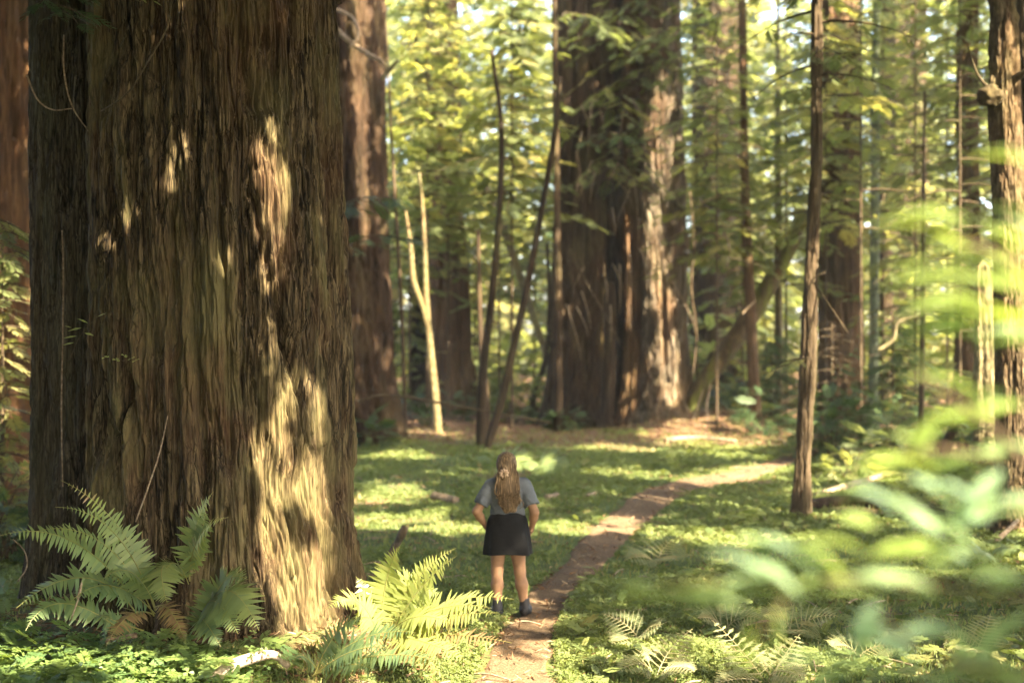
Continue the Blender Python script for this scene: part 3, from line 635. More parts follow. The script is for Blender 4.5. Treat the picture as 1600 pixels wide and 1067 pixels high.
# understory trees in the gaps, built once per kind and copied
UNDER = []
protos = []
for kx, (hgt, R0, nb, mat, tn) in enumerate(((15, 3.0, 64, M_needle, (.25, .9)), (18, 3.4, 72, M_needle, (.4, 1.0)), (13, 2.6, 60, M_needle_d, (.2, .9)), (16, 3.0, 62, M_maple, (.0, .9)))):
    r = thing('understory_tree', 'x', 'tree', (0, 0, 0)); rng = np.random.default_rng(90 + kx)
    wd, cr = Acc(), Acc()
    P = np.array([[.12 * sin(z * .3 + kx), .1 * cos(z * .25), z] for z in np.linspace(-.3, hgt, 12)])
    tube(wd, P, np.linspace(.075, .012, 12), 8, 40, rough=.1)
    tmpl = BROAD if kx == 3 else SPRAY_FAR
    layered_crown(wd, cr, lambda z: (.12 * sin(z * .3 + kx), .1 * cos(z * .25), z), 1.0, hgt, R0, .6, nb, rng, tmpl, .85 if kx < 3 else .62, .3, .3 if kx < 3 else .24, tn, power=1.4)
    build('trunk', wd, M_dark, r, smooth=True); build('crown', cr, mat, r); protos.append(r)
spots = [(622, 54, 1), (688, 64, 0), (742, 56, 1), (800, 66, 3), (655, 72, 3), (775, 78, 1), (872, 66, 2), (1105, 57, 0), (1150, 66, 1), (1212, 60, 1), (1190, 76, 3), (955, 60, 2), (1350, 60, 0), (1395, 70, 1), (1500, 56, 0), (1600, 62, 1), (1430, 82, 1), (1660, 46, 1), (8, 36, 1), (-40, 44, 0), (30, 60, 2), (720, 90, 2), (1010, 80, 0), (1320, 88, 1)]
used = set()
for px, Y, kd in spots:
    x = (px - 800) / F * Y; g = float(G(x, Y))
    lab = ('layered green understory conifer filling a gap deep in the woods', 'tall yellow green understory conifer with layered boughs deep in the woods', 'dark green understory conifer deep in the woods', 'sunlit broadleaf understory tree with yellow leaves deep in the woods')[kd]
    grp = ('layered green understory conifers', 'yellow green understory conifers', 'dark understory conifers', 'yellow broadleaf understory trees')[kd]
    if kd not in used:
        o = protos[kd]; o.location = (x, Y, g - .1); o['label'] = lab; o['group'] = grp; used.add(kd); o.rotation_euler = (0, 0, px * .7)
    else: copy_tree(protos[kd], (x, Y, g - .1), px * .7, rg.uniform(.85, 1.2), lab, grp)

# unseen copies added round the viewer, left and behind, to shut off low sky
for q in range(34):
    an = radians(150 + q * 3.3); rd = (13, 19, 25)[q % 3] + rg.uniform(-1.5, 1.5); x, y = rd * cos(an), rd * sin(an)
    copy_tree(protos[(0, 2, 1)[q % 3]], (x, y, float(G(x, y)) - .1), q * 1.7, rg.uniform(1.1, 1.5), 'unseen leafy conifer added left of or behind the viewer to block low sky', 'added unseen conifers around the viewer')

# nearer saplings whose boughs hang in front of the trunks
def sapling(label, px, Y, z0, z1, R0, R1, n, seed, mat=M_needle, tone=(.2, .8), lean=0., spray=.6, tmpl=SPRAY_MID, gaps=True, rad=.042):
    x = (px - 800) / F * Y; g = float(G(x, Y)); r = thing('young_conifer', label, 'tree', (x, Y, g))
    ax = lambda z: (x + lean * (z - g), Y, z)
    wd, cr = Acc(), Acc()
    tube(wd, [ax(z) for z in np.linspace(g - .3, z1, 8)], np.linspace(rad, .012, 8), 8, 30, rough=.1)
    layered_crown(wd, cr, ax, z0, z1, R0, R1, n, np.random.default_rng(seed), tmpl, spray, .3, .2, tone)
    build('trunk', wd, M_thin, r, smooth=True); build('crown', open_gaps(cr) if gaps else cr, mat, r)
sapling('young conifer with bright layered boughs left of the slender leaning stems', 700, 43, 5.0, 15, 2.2, 1.2, 60, 1, tone=(.4, 1))
sapling('young conifer with hazy boughs between the slanting pole and touching trunk pair', 780, 47, 4.5, 16, 2.4, 1.2, 66, 2, tone=(.3, .9))
sapling('young conifer with sprays hanging right of the fused clump', 1120, 38, 5.2, 14, 2.4, 1.0, 60, 3, tone=(.3, .9))
sapling('young conifer with yellowing sprays in front of the stout dark trunk', 1345, 33, 5.4, 13, 2.0, 1.0, 40, 4, tone=(.4, 1.0))
sapling('young conifer with drooping sprays before the dim right woods', 1430, 36, 3.6, 14, 2.2, 1.0, 64, 5, tone=(.2, .8))
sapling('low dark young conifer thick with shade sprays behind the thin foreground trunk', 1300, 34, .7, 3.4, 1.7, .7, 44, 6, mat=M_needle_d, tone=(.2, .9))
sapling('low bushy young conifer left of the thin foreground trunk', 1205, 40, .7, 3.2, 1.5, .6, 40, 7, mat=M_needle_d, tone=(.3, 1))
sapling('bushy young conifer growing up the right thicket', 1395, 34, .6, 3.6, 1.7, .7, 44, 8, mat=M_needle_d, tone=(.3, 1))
sapling('young conifer at the left edge with lit yellowish sprays', 4, 20.5, .8, 4.2, 1.0, .5, 44, 9, tone=(.5, 1), spray=.5, gaps=False)
sapling('young conifer with dark sprays behind the burled trunk', 1500, 31, 3.0, 11, 1.9, .9, 44, 10, tone=(.1, .6))
sapling('young conifer with layered sprays between the pale fork and reddish shaded trunk', 640, 45, 4.6, 15, 2.5, 1.1, 70, 101, tone=(0.25, 1), spray=.7, tmpl=SPRAY_FAR)
sapling('young conifer with layered sprays right of the touching trunk pair, far back', 733, 51, 4.2, 15, 2.5, 1.1, 70, 102, tone=(0.30, 1), spray=.7, tmpl=SPRAY_FAR)
sapling('young conifer with layered sprays left of the fused clump, bright and tall', 835, 49, 4.0, 15, 2.5, 1.1, 70, 103, tone=(0.35, 1), spray=.7, tmpl=SPRAY_FAR)
sapling('young conifer with layered sprays above the forked sunlit stem', 668, 41, 6.2, 15, 2.5, 1.1, 70, 104, tone=(0.40, 1), spray=.7, tmpl=SPRAY_FAR)
sapling('young conifer with layered sprays above the slanting pole', 800, 40, 6.6, 15, 2.5, 1.1, 70, 105, tone=(0.20, 1), spray=.7, tmpl=SPRAY_FAR)
sapling('young conifer with layered sprays behind the hooked twig right of the fused clump', 1088, 44, 5.5, 15, 2.5, 1.1, 70, 106, tone=(0.25, 1), spray=.7, tmpl=SPRAY_FAR)
sapling('young conifer with layered sprays behind the slim reddish trunk', 1160, 47, 4.2, 15, 2.5, 1.1, 70, 107, tone=(0.30, 1), spray=.7, tmpl=SPRAY_FAR)
sapling('young conifer with layered sprays above the slender pale trunk', 1228, 43, 4.6, 15, 2.5, 1.1, 70, 108, tone=(0.35, 1), spray=.7, tmpl=SPRAY_FAR)
sapling('young conifer with layered sprays over the stout dark trunk', 1290, 39, 6.0, 15, 2.5, 1.1, 70, 109, tone=(0.40, 1), spray=.7, tmpl=SPRAY_FAR)
sapling('young conifer with layered sprays left of the lit edged brown trunk', 1480, 41, 4.8, 15, 2.5, 1.1, 70, 110, tone=(0.20, 1), spray=.7, tmpl=SPRAY_FAR)
sapling('young conifer with layered sprays behind the burled trunk, higher up', 1560, 36, 5.2, 15, 2.5, 1.1, 70, 111, tone=(0.25, 1), spray=.7, tmpl=SPRAY_FAR)
sapling('young conifer with layered sprays over the grey green lichened stem', 1380, 44, 5.2, 15, 2.5, 1.1, 70, 112, tone=(0.30, 1), spray=.7, tmpl=SPRAY_FAR)
sapling('young conifer with layered sprays over the top of the fused clump', 905, 47, 7.0, 15, 2.5, 1.1, 70, 113, tone=(0.35, 1), spray=.7, tmpl=SPRAY_FAR)
sapling('young conifer with layered sprays low beside the reddish shaded trunk', 615, 50, 3.2, 9, 2.5, 1.1, 50, 114, tone=(0.40, 1), spray=.7, tmpl=SPRAY_FAR)
sapling('young conifer with layered sprays low between the crossing dark stems', 760, 56, 2.8, 9, 2.5, 1.1, 50, 115, tone=(0.20, 1), spray=.7, tmpl=SPRAY_FAR)
sapling('young conifer with layered sprays low behind the leaning mossy trunk', 1195, 56, 2.6, 9, 2.5, 1.1, 50, 116, tone=(0.25, 1), spray=.7, tmpl=SPRAY_FAR)
sapling('young conifer with layered sprays low in the dim right woods', 1420, 52, 2.6, 9, 2.5, 1.1, 50, 117, tone=(0.30, 1), spray=.7, tmpl=SPRAY_FAR)
# ---------------------------------------------------------------- far-off wood behind everything
rng = np.random.default_rng(77)
a = Acc(); n = 17000
x = rng.uniform(-48, 48, n); y = rng.uniform(86, 112, n); z = rng.uniform(1.0, 1, n) * 0 + .6 + 27 * rng.uniform(0, 1, n) ** 1.15
keep = (fbm(x * .16, z * .22, 0, 21, 3) + .12 - .004 * z) > .40
x, y, z = x[keep], y[keep], z[keep]; m_ = len(x)
stamp(a, SPRAY_FAR, np.stack([x, y, z], -1), rng.uniform(0, 6.28, m_), rng.normal(-.2, .3, m_), rng.normal(0, .4, m_), rng.uniform(1.3, 2.4, m_), rng.uniform(.2, 1, m_))
tag(build('far_wood', a, M_needle), 'mass of sunlit foliage closing the view', kind='stuff')

# ---------------------------------------------------------------- bushes along the far edge of the glade
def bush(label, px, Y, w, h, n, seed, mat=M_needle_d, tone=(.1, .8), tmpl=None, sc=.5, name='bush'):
    rng = np.random.default_rng(seed); x = (px - 800) / F * Y; g = float(G(x, Y))
    r = thing(name, label, 'bush', (x, Y, g)); cr, wd = Acc(), Acc()
    d = rng.normal(0, 1, (n, 3)); d /= np.linalg.norm(d, axis=1, keepdims=True); d[:, 2] = np.abs(d[:, 2])
    rr = rng.uniform(.35, 1, n)[:, None] ** .6 * (.75 + .5 * vn(d[:, 0] * 2.2 + seed, d[:, 1] * 2.2, d[:, 2] * 2.2, seed))[:, None]
    pos = np.array([x, Y, g]) + d * rr * [w, w * .8, h]
    stamp(cr, tmpl or SPRAY_MID, pos, np.arctan2(d[:, 1], d[:, 0]) + rng.normal(0, .6, n), d[:, 2] * .5 - .25 + rng.normal(0, .3, n), rng.normal(0, .4, n), sc * rng.uniform(.6, 1.2, n), rng.uniform(*tone, n))
    for q in range(14):
        e = pos[rng.integers(n)]; b = np.array([x, Y, g]) + rng.normal(0, .12, 3) * [1, 1, 0]
        tube(wd, [b - [0, 0, .1], b * .5 + e * .5 + [0, 0, .15], e], [.018, .012, .005], 4, 8, cap=False)
    build('leaves', cr, mat, r); build('stems', wd, M_thin, r)
bush('low dark bush at the foot of the reddish shaded trunk', 575, 33.5, .5, .75, 60, 1, tone=(.3, .9))
bush('dim bush left of the touching trunk pair', 632, 41, .9, 1.0, 80, 2)
bush('shaded bush at the foot of the touching trunk pair', 715, 44, 1.0, .9, 80, 3)
bush('bush growing between the slanting pole and fused clump', 800, 43, 1.1, 1.3, 110, 4, mat=M_needle, tone=(.1, .7))
bush('small leafy bush against the left foot of the fused clump', 882, 39.3, .45, .7, 60, 5)
bush('dark bush under the leaning mossy trunk', 1150, 43.5, 1.2, 1.5, 120, 6)
bush('green bush just left of the slender pale whitish trunk', 1190, 37.5, .8, 1.1, 90, 7, tone=(.3, .9))
bush('broad dark green bush behind the thin foreground trunk', 1300, 31.5, 1.0, 1.5, 130, 8, tone=(.2, .9))
bush('dark bush below the grey green lichened stem', 1385, 32, 1.1, 1.7, 140, 9, tone=(.2, .9))
bush('pale lit grey green bush low in the right thicket', 1395, 29.5, .85, .8, 90, 10, mat=M_bracken, tone=(.0, .5))
bush('dull bush with brownish sprays by the spindly tan pole', 1460, 30, .9, 1.9, 130, 11, mat=M_needle, tone=(.3, 1))
bush('dark low bush left of the pale yellow trunk', 1500, 27.5, .6, 1.2, 90, 12, tone=(.1, .6))
bush('leafy bush at the left edge below the orange trunk', 5, 19.5, .45, 1.5, 110, 13, mat=M_needle, tone=(.3, 1.0), sc=.4)
bush('shaded bush at the left edge low beside the giant redwood', 8, 18, .4, .8, 90, 14, tone=(.2, .8), sc=.4)
bush('green bush under the far bend of the path', 1325, 27.5, .6, .55, 70, 15, mat=M_needle, tone=(.3, 1))
bush('low bush at the foot of the burled trunk', 1545, 21.5, .4, .5, 60, 16, tone=(.2, .8), sc=.35)
bush('olive bush behind the dark burled trunk foot', 1575, 25, .7, 1.3, 90, 17, mat=M_needle)
bush('dim bush far back between fused clump and leaning mossy trunk', 1095, 47, 1.2, 2.0, 110, 18, mat=M_needle)
bush('hazy yellow bush glowing far behind the crossing dark stems', 745, 56, 1.6, 2.4, 150, 19, mat=M_maple, tone=(.2, 1), tmpl=BROAD, sc=.8)
bush('hazy yellow bush far behind, left of the touching trunk pair', 620, 60, 1.4, 2.2, 120, 20, mat=M_maple, tone=(.2, 1), tmpl=BROAD, sc=.8)
bush('hazy green bush far behind the slender pale whitish trunk', 1230, 60, 2.0, 2.6, 150, 21, mat=M_needle, tone=(.3, 1), sc=.8)

bush('tall bush of layered sprays far behind the pale forked stem', 640, 50, 2.2, 3.4, 190, 50, mat=M_needle, tone=(0.15, 1), tmpl=SPRAY_FAR, sc=.75)
bush('tall bush deep between the slender dark stems', 770, 52, 2.4, 3.2, 190, 51, mat=M_needle, tone=(0.20, 1), tmpl=SPRAY_FAR, sc=.75)
bush('tall bush deep behind the slanting pole foot', 835, 49, 2.0, 3.0, 190, 52, mat=M_needle, tone=(0.25, 1), tmpl=SPRAY_FAR, sc=.75)
bush('tall bush behind the fused clump right foot', 1105, 50, 2.2, 4.0, 190, 53, mat=M_needle, tone=(0.30, 1), tmpl=SPRAY_FAR, sc=.75)
bush('tall bush behind the leaning mossy trunk top', 1210, 52, 2.2, 4.4, 190, 54, mat=M_needle, tone=(0.15, 1), tmpl=SPRAY_FAR, sc=.75)
bush('tall dense bush right behind the stout dark trunk', 1345, 50, 2.2, 4.2, 190, 55, mat=M_needle, tone=(0.20, 1), tmpl=SPRAY_FAR, sc=.75)
bush('tall dense bush in the dim right woods', 1425, 47, 2.2, 4.6, 190, 56, mat=M_needle, tone=(0.25, 1), tmpl=SPRAY_FAR, sc=.75)
bush('tall dense bush left of the pale broken trunk', 1490, 44, 2.0, 4.2, 190, 57, mat=M_needle, tone=(0.30, 1), tmpl=SPRAY_FAR, sc=.75)
bush('tall green bush beyond the burled trunk', 1560, 42, 2.0, 4.0, 190, 58, mat=M_needle, tone=(0.15, 1), tmpl=SPRAY_FAR, sc=.75)
bush('tall bush far left beyond the giant redwood edge', 20, 34, 1.6, 3.6, 190, 59, mat=M_needle, tone=(0.20, 1), tmpl=SPRAY_FAR, sc=.75)
bush('wide bush deep left of the fused clump', 690, 58, 2.6, 3.6, 190, 60, mat=M_needle, tone=(0.25, 1), tmpl=SPRAY_FAR, sc=.75)
bush('wide bush deep in the middle of the right woods', 1270, 58, 2.8, 4.6, 190, 61, mat=M_needle, tone=(0.30, 1), tmpl=SPRAY_FAR, sc=.75)
# ---------------------------------------------------------------- boughs reaching in front of the trunks
def bough_thing(label, base, tip, n_side, seed, mat=M_needle_d, tmpl=SPRAY_NEAR, spray=.35, droop=.3, tone=(.3, .9), name='conifer_bough', step=.14, twigs=None):
    rng = np.random.default_rng(seed); d = tip - base; ln = float(np.hypot(d[0], d[1]))
    r = thing(name, label, 'branch', tuple(base)); wd, cr = Acc(), Acc()
    P = [base, base * .5 + tip * .5 + np.array([0, 0, droop * .3 * ln]), tip]
    Q = tube(wd, P, [.012 + .008 * ln, .009, .004], 5, 14)
    for q in range(n_side):
        t = (q + 1) / (n_side + 1); b = Q[int(t * (len(Q) - 1))]; hd = math.atan2(d[1], d[0]) + (1 if q % 2 else -1) * rng.uniform(.4, 1.0)
        bough(wd, cr, b, hd, max(.3, (1.1 - t * .6) * ln * .5), rng, tmpl, spray, droop, step, .0, tone)
    bough(wd, cr, Q[-2], math.atan2(d[1], d[0]), .4, rng, tmpl, spray, droop, step, .0, tone)
    build('sprays', cr, mat, r); build('twigs', wd, M_thin, r)
bough_thing('feathery blue green bough over the reddish shaded trunk, upper one', W(520, 330, 29), W(615, 310, 28), 9, 1, spray=.55, step=.2)
bough_thing('second feathery bough lower across the reddish shaded trunk', W(530, 385, 28.5), W(640, 375, 27.5), 6, 2, spray=.5, tone=(.4, 1), step=.24)
bough_thing('dark green boughs drooping across the top left of the giant redwood', W(20, -60, 12.2), W(95, 30, 11.5), 8, 3, spray=.35, droop=.5, tone=(.3, .9))
bough_thing('small green tip hanging from above onto the giant redwood', W(170, -25, 11.6), W(185, -2, 11.4), 2, 4, spray=.14, mat=M_fern)
bough_thing('lit bough reaching in front of the dim right woods', W(1290, 150, 27), W(1390, 165, 27), 9, 5, mat=M_needle, spray=.5, tone=(.5, 1), step=.2)
bough_thing('green bough crossing the thin foreground trunk near its top', W(1260, 55, 23), W(1330, 90, 22), 8, 6, mat=M_needle, spray=.45, tone=(.3, .9), step=.2)
bough_thing('low green bough sticking out left of the thin foreground trunk', W(1268, 560, 21.8), W(1228, 572, 21.4), 4, 7, mat=M_needle, spray=.3, tone=(.4, 1))
bough_thing('lit sprays hanging over the left edge beside the giant redwood', W(-40, 330, 17), W(25, 400, 16.4), 8, 8, mat=M_needle, spray=.4, droop=.5, tone=(.4, 1))
bough_thing('olive bough drooping over the upper left of the fused clump', W(880, 20, 39), W(960, 70, 37.6), 10, 9, mat=M_needle, spray=.6, droop=.5, tone=(.1, .8), step=.22)
bough_thing('olive bough drooping over the upper right of the fused clump', W(1110, 40, 39), W(1000, 90, 37.4), 10, 10, mat=M_needle, spray=.6, droop=.5, tone=(.2, .9), step=.22)
bough_thing('bough of sprays hanging mid height across the fused clump', W(900, 225, 39.4), W(985, 215, 38.4), 8, 11, mat=M_needle_d, spray=.5, droop=.4, tone=(.3, 1), step=.22)

# ---------------------------------------------------------------- unseen canopy right of and behind the viewer, shaped to dapple the glade
rng = np.random.default_rng(404)
U, Vv = np.meshgrid(np.arange(-34, 26, .62), np.arange(-6, 62, .62), indexing='ij')
base = np.stack([U.ravel(), Vv.ravel(), 0 * U.ravel()], -1) + rng.uniform(-.31, .31, (U.size, 3)) * [1, 1, 0]
dens = 1.0 - .93 * sstep(41, 47, base[:, 1]) - .6 * sstep(12, 18, base[:, 0]) * sstep(28, 36, base[:, 1])
dens *= np.where(fbm(base[:, 0] * .35, base[:, 1] * .35, 0, 55, 2) > .68, .35, 1)
def cast(X0, X1, Y, z0, z1):
    # base points whose shade falls on an upright strip
    global dens
    t = ((base[:, 0] - (X0 + X1) / 2) * -S[0] + (base[:, 1] - Y) * -S[1]) / (S[0] ** 2 + S[1] ** 2) * S[2]
    l = np.abs((base[:, 0] - (X0 + X1) / 2) * S[1] - (base[:, 1] - Y) * S[0]) / math.hypot(S[0], S[1])
    dens = np.where((t > z0 - .5) & (t < z1 + .5) & (l < (X1 - X0) / 2 + .6), 1.25, dens)
cast(1.0, 3.4, 41.5, 0, 13); cast(3.4, 4.9, 41.5, 8, 14); cast(-5.5, -2.8, 34.2, 0, 4.6); cast(9, 11, 42, 0, 12); cast(7, 7.4, 22, 0, 6); cast(-3.4, -1.6, 48, 0, 6); cast(5.5, 8.3, 52.5, 0, 11); cast(-10, -8, 22.3, 0, 5.5)
cast(14, 16.5, 55.5, 0, 9); cast(-.9, .8, 33.5, 0, 8); cast(-4.7, -2, 12.4, 0, 8)
base = base[rng.uniform(0, 1, len(base)) < dens]
nb_ = base[(np.abs(base[:, 0] - TREE_X + 4) < 6) & (np.abs(base[:, 1] - TREE_Y - 3) < 6)]
base = np.vstack([base, nb_ + rng.uniform(-.3, .3, nb_.shape) * [1, 1, 0]])
near = (np.abs(base[:, 0] - TREE_X + 4) < 7) & (np.abs(base[:, 1] - TREE_Y - 3) < 7)   # canopy set lower here for crisper shade on the great redwood
hgt = np.where(near | (base[:, 1] < 13), rng.uniform(8.5, 12.5, len(base)), rng.uniform(9, 20, len(base)))
hgt = np.maximum(hgt, (5.5 + .27 * base[:, 1]) / 1.23 * (1 + rng.uniform(0, .35, len(base))) * (base[:, 1] > 24))
cen = base + S * (hgt / S[2])[:, None]
# no foliage inside the field of view, and none hugging the viewer
vis = (cen[:, 1] > 0) & (np.abs(cen[:, 0]) < .40 * cen[:, 1] + 2) & (cen[:, 2] < H + .27 * cen[:, 1] + 2)
cen = cen[~vis & (np.linalg.norm(cen - [0, 0, H], axis=1) > 4)]
nl = 12
pos = np.repeat(cen, nl, 0) + rng.normal(0, .42, (len(cen) * nl, 3)) * [1, 1, .6]
lsz = rng.uniform(.16, .42, len(pos))
STEMS = [(2, -9), (8, -16), (15, -18), (23, -18), (-4, -14), (14, -2), (21, 3), (12, -9), (20, -9), (27, -4), (16, 12.5), (24, 10), (30, 6), (9, -5), (26, 17), (31, 14), (20, 20.5), (33, -12), (6, -12), (28, 25), (36, 20)]
ST = np.array(STEMS, float)
own = np.argmin((pos[:, None, 0] - ST[None, :, 0]) ** 2 + (pos[:, None, 1] - ST[None, :, 1]) ** 2, 1)
WH = ('beside', 'well behind', 'far behind')
for q, (sx_, sy_) in enumerate(STEMS):
    p = pos[own == q]
    if len(p) < 30: continue
    g = float(G(sx_, sy_))
    r = thing('unseen_canopy_tree', 'unseen tall leafy tree with its canopy shaped to shade the glade', 'tree', (sx_, sy_, g), 'canopy trees around the viewer')
    wd, cr = Acc(), Acc()
    tube(wd, [(sx_, sy_, g - .3), (sx_ + .1, sy_, 10), (sx_, sy_ + .1, 23)], [.32, .24, .06], 12, 30, rough=.1)
    for e in p[rng.choice(len(p), min(26, len(p)), False)]:
        b = np.array([sx_, sy_, max(4, e[2] - 1.5 - .25 * np.hypot(e[0] - sx_, e[1] - sy_))]); 
        if e[1] < 3 or max(b[0], e[0]) / 1 > .42 * max(b[1], e[1]) + 2 and min(b[0] / max(b[1], 1), e[0] / max(e[1], 1)) > .45: tube(wd, [b, (b + e) / 2 + [0, 0, .3], e], [.05, .03, .008], 4, 8, cap=False)
    s_ = lsz[own == q]; n_ = len(p)
    stamp(cr, SPRAY_FAR, p, rng.uniform(0, 6.28, n_), rng.normal(-.25, .35, n_), rng.normal(0, .4, n_), s_ * 2.1, rng.uniform(0, .8, n_))
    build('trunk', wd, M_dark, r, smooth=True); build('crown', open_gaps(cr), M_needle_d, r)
# ---------------------------------------------------------------- ferns
def bez(P, n):
    P = [np.asarray(p, float) for p in P]; t = np.linspace(0, 1, n)[:, None]
    return (1 - t) ** 2 * P[0] + 2 * t * (1 - t) * P[1] + t ** 2 * P[2]
def frond(acc, P, width, rng, pairs=32, tone=.5, brown_tip=0., droop=.3, face=None, lw=.24):
    """sword fern frond along curve P: toothed narrow leaflets in two rows on a rachis"""
    P = resample(P, pairs + 6); T = np.gradient(P, axis=0); T /= np.linalg.norm(T, axis=1, keepdims=True)
    up = np.array(face if face is not None else [0, -.62, .78])
    Sd = np.cross(T, up); nn = np.linalg.norm(Sd, axis=1, keepdims=True); alt = np.cross(T, [0, -1.0, .3])
    Sd = np.where(nn > .35, Sd / np.maximum(nn, 1e-6), alt / np.linalg.norm(alt, axis=1, keepdims=True))
    Nn = np.cross(Sd, T)
    V, Q, tn = [], [], []
    for k in range(5, pairs + 5):
        u = (k - 5) / (pairs - 1); L = width * (min(1, .45 + 2.4 * u) * (1 - u ** 2.6) + .06)
        for sd in (-1, 1):
            if pairs > 20 and rng.uniform() < .05: continue
            l = L * rng.uniform(.75, 1.15); a = rng.uniform(.15, .4); dr = droop * rng.uniform(.6, 1.4)
            D = Sd[k] * sd * cos(a) + T[k] * sin(a); D = D - np.array([0, 0, dr * .6]) + Nn[k] * rng.uniform(-.25, .2)
            D /= np.linalg.norm(D); B = np.cross(D, Nn[k]); B /= np.linalg.norm(B) + 1e-9
            w = l * lw; b = P[k]
            mid = b + D * l * .5 - np.array([0, 0, .0])
            tip = b + D * l - np.array([0, 0, dr * .18 * l])
            # two quads: base half and tapering half
            n0 = 6 * len(tn)
            V += [b + B * w * .5, b - B * w * .42, mid + B * w * .40, mid - B * w * .40, tip + B * w * .05, tip - B * w * .05]
            Q += [[n0, n0 + 1, n0 + 3, n0 + 2], [n0 + 2, n0 + 3, n0 + 5, n0 + 4]]
            tn.append(tone + rng.uniform(-.12, .12) + brown_tip * sstep(.45, .85, u))
    acc.add(np.array(V), Q, None, np.repeat(np.clip(tn, 0, 1), 6))
    tube(acc, P, np.linspace(.006, .0015, len(P)), 4, len(P), tone=.85, cap=False)
def fern(label, base, fr, seed, mat=M_fern, name='sword_fern', group=None):
    """fr: list of (ctrl, tip, width, tone, brown) in (px, py, depth)"""
    rng = np.random.default_rng(seed); b = W(*base); r = thing(name, label, 'fern', tuple(b), group)
    for f in fr:
        a = Acc(); st = b + rng.normal(0, .03, 3)
        if len(f) > 5: st = W(*f[5])
        frond(a, bez([st, W(*f[0]), W(*f[1])], 12), f[2] * 1.28, rng, tone=f[3], brown_tip=f[4])
        build('frond', a, mat, r)
    return r
fern('big sword fern with arching blue green fronds, one brown tipped, left of the redwood foot', (240, 955, 11.65), [
    ((205, 800, 11.6), (95, 750, 11.4), .12, .35, .55), ((190, 790, 11.5), (86, 792, 11.2), .12, .4, 0), ((170, 800, 11.4), (55, 830, 11.0), .13, .3, .1),
    ((110, 800, 11.2), (-5, 838, 10.9), .14, .3, .1, (205, 930, 11.5)), ((140, 850, 11.2), (25, 950, 10.9), .15, .2, 0, (215, 960, 11.4)),
    ((235, 850, 11.5), (262, 945, 11.2), .15, .45, 0, (285, 900, 11.7)), ((120, 950, 11.2), (175, 965, 11.0), .10, .2, 0, (225, 985, 11.3)),
    ((170, 880, 11.2), (110, 940, 10.9), .15, .15, 0), ((210, 860, 11.3), (160, 905, 11.0), .14, .25, 0), ((80, 900, 11.1), (40, 985, 10.8), .12, .2, 0, (190, 985, 11.2)),
    ((200, 940, 11.3), (165, 1010, 11.0), .10, 1, 0), ((265, 930, 11.4), (290, 1005, 11.1), .09, 1, 0)], 1)
fern('small upright sword fern against the middle of the redwood foot', (296, 905, 11.75), [
    ((295, 820, 11.7), (333, 768, 11.5), .14, .4, .2), ((300, 815, 11.6), (357, 808, 11.3), .09, .75, 0), ((318, 840, 11.6), (322, 790, 11.5), .12, .3, .1), ((272, 850, 11.6), (252, 905, 11.4), .12, .4, 0)], 2)
fern('sword fern with one broad drooping grey green frond at the redwood foot', (318, 985, 11.5), [
    ((335, 880, 11.4), (388, 905, 11.2), .17, .3, 0), ((350, 860, 11.3), (405, 985, 11.0), .2, .35, 0), ((325, 890, 11.3), (372, 990, 11.0), .18, .2, 0), ((300, 930, 11.3), (345, 1010, 11.1), .13, .15, 0)], 3)
fern('bright sunlit sword fern with yellow green fronds reaching towards the person', (598, 1000, 11.6), [  # high tones put part of its sunlight into the leaf colour
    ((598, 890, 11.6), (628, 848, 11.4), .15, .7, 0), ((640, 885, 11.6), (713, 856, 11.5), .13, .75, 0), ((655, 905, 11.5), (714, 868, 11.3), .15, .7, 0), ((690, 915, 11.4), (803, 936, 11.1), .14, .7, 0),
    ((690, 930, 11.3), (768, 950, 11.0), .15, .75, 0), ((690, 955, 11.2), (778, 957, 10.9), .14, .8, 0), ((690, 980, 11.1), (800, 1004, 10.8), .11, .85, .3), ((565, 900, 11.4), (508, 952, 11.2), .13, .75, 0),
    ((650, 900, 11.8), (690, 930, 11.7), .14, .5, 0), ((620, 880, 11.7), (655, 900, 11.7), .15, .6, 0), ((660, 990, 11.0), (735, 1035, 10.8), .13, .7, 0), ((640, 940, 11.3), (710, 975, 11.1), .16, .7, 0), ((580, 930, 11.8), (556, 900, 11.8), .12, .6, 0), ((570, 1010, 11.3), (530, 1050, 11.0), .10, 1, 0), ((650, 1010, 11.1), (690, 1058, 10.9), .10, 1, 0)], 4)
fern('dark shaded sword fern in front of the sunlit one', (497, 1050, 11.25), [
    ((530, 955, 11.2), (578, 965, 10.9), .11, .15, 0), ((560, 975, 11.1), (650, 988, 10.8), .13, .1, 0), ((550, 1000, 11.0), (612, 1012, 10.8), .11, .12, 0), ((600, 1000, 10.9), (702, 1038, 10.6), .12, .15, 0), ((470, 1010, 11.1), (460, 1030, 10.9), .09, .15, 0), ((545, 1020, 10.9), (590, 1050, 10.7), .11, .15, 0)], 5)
fern('pale arched fern frond lying in the glade behind the person, left one', (768, 736, 26.8), [((792, 690, 26.6), (834, 724, 26.2), .26, .45, 0), ((798, 700, 26.4), (815, 738, 26.0), .22, .35, 0), ((775, 700, 26.6), (745, 722, 26.3), .2, .3, 0)], 6)
fern('pale blue green fern lying in the glade behind the person, right one', (832, 740, 26.4), [((846, 694, 26.2), (888, 738, 25.8), .28, .35, 0), ((848, 706, 26.0), (866, 744, 25.6), .24, .3, 0), ((838, 700, 26.4), (826, 736, 26.0), .22, .3, 0), ((856, 712, 26.2), (895, 728, 26.2), .22, .4, 0)], 7)
fern('small grey green fern at the foot of the burled trunk', (1555, 868, 17.3), [((1530, 850, 17.1), (1500, 862, 16.9), .14, .3, 0), ((1570, 850, 17.1), (1598, 860, 16.9), .14, .3, 0), ((1545, 852, 17), (1528, 880, 16.8), .13, .3, 0)], 8)
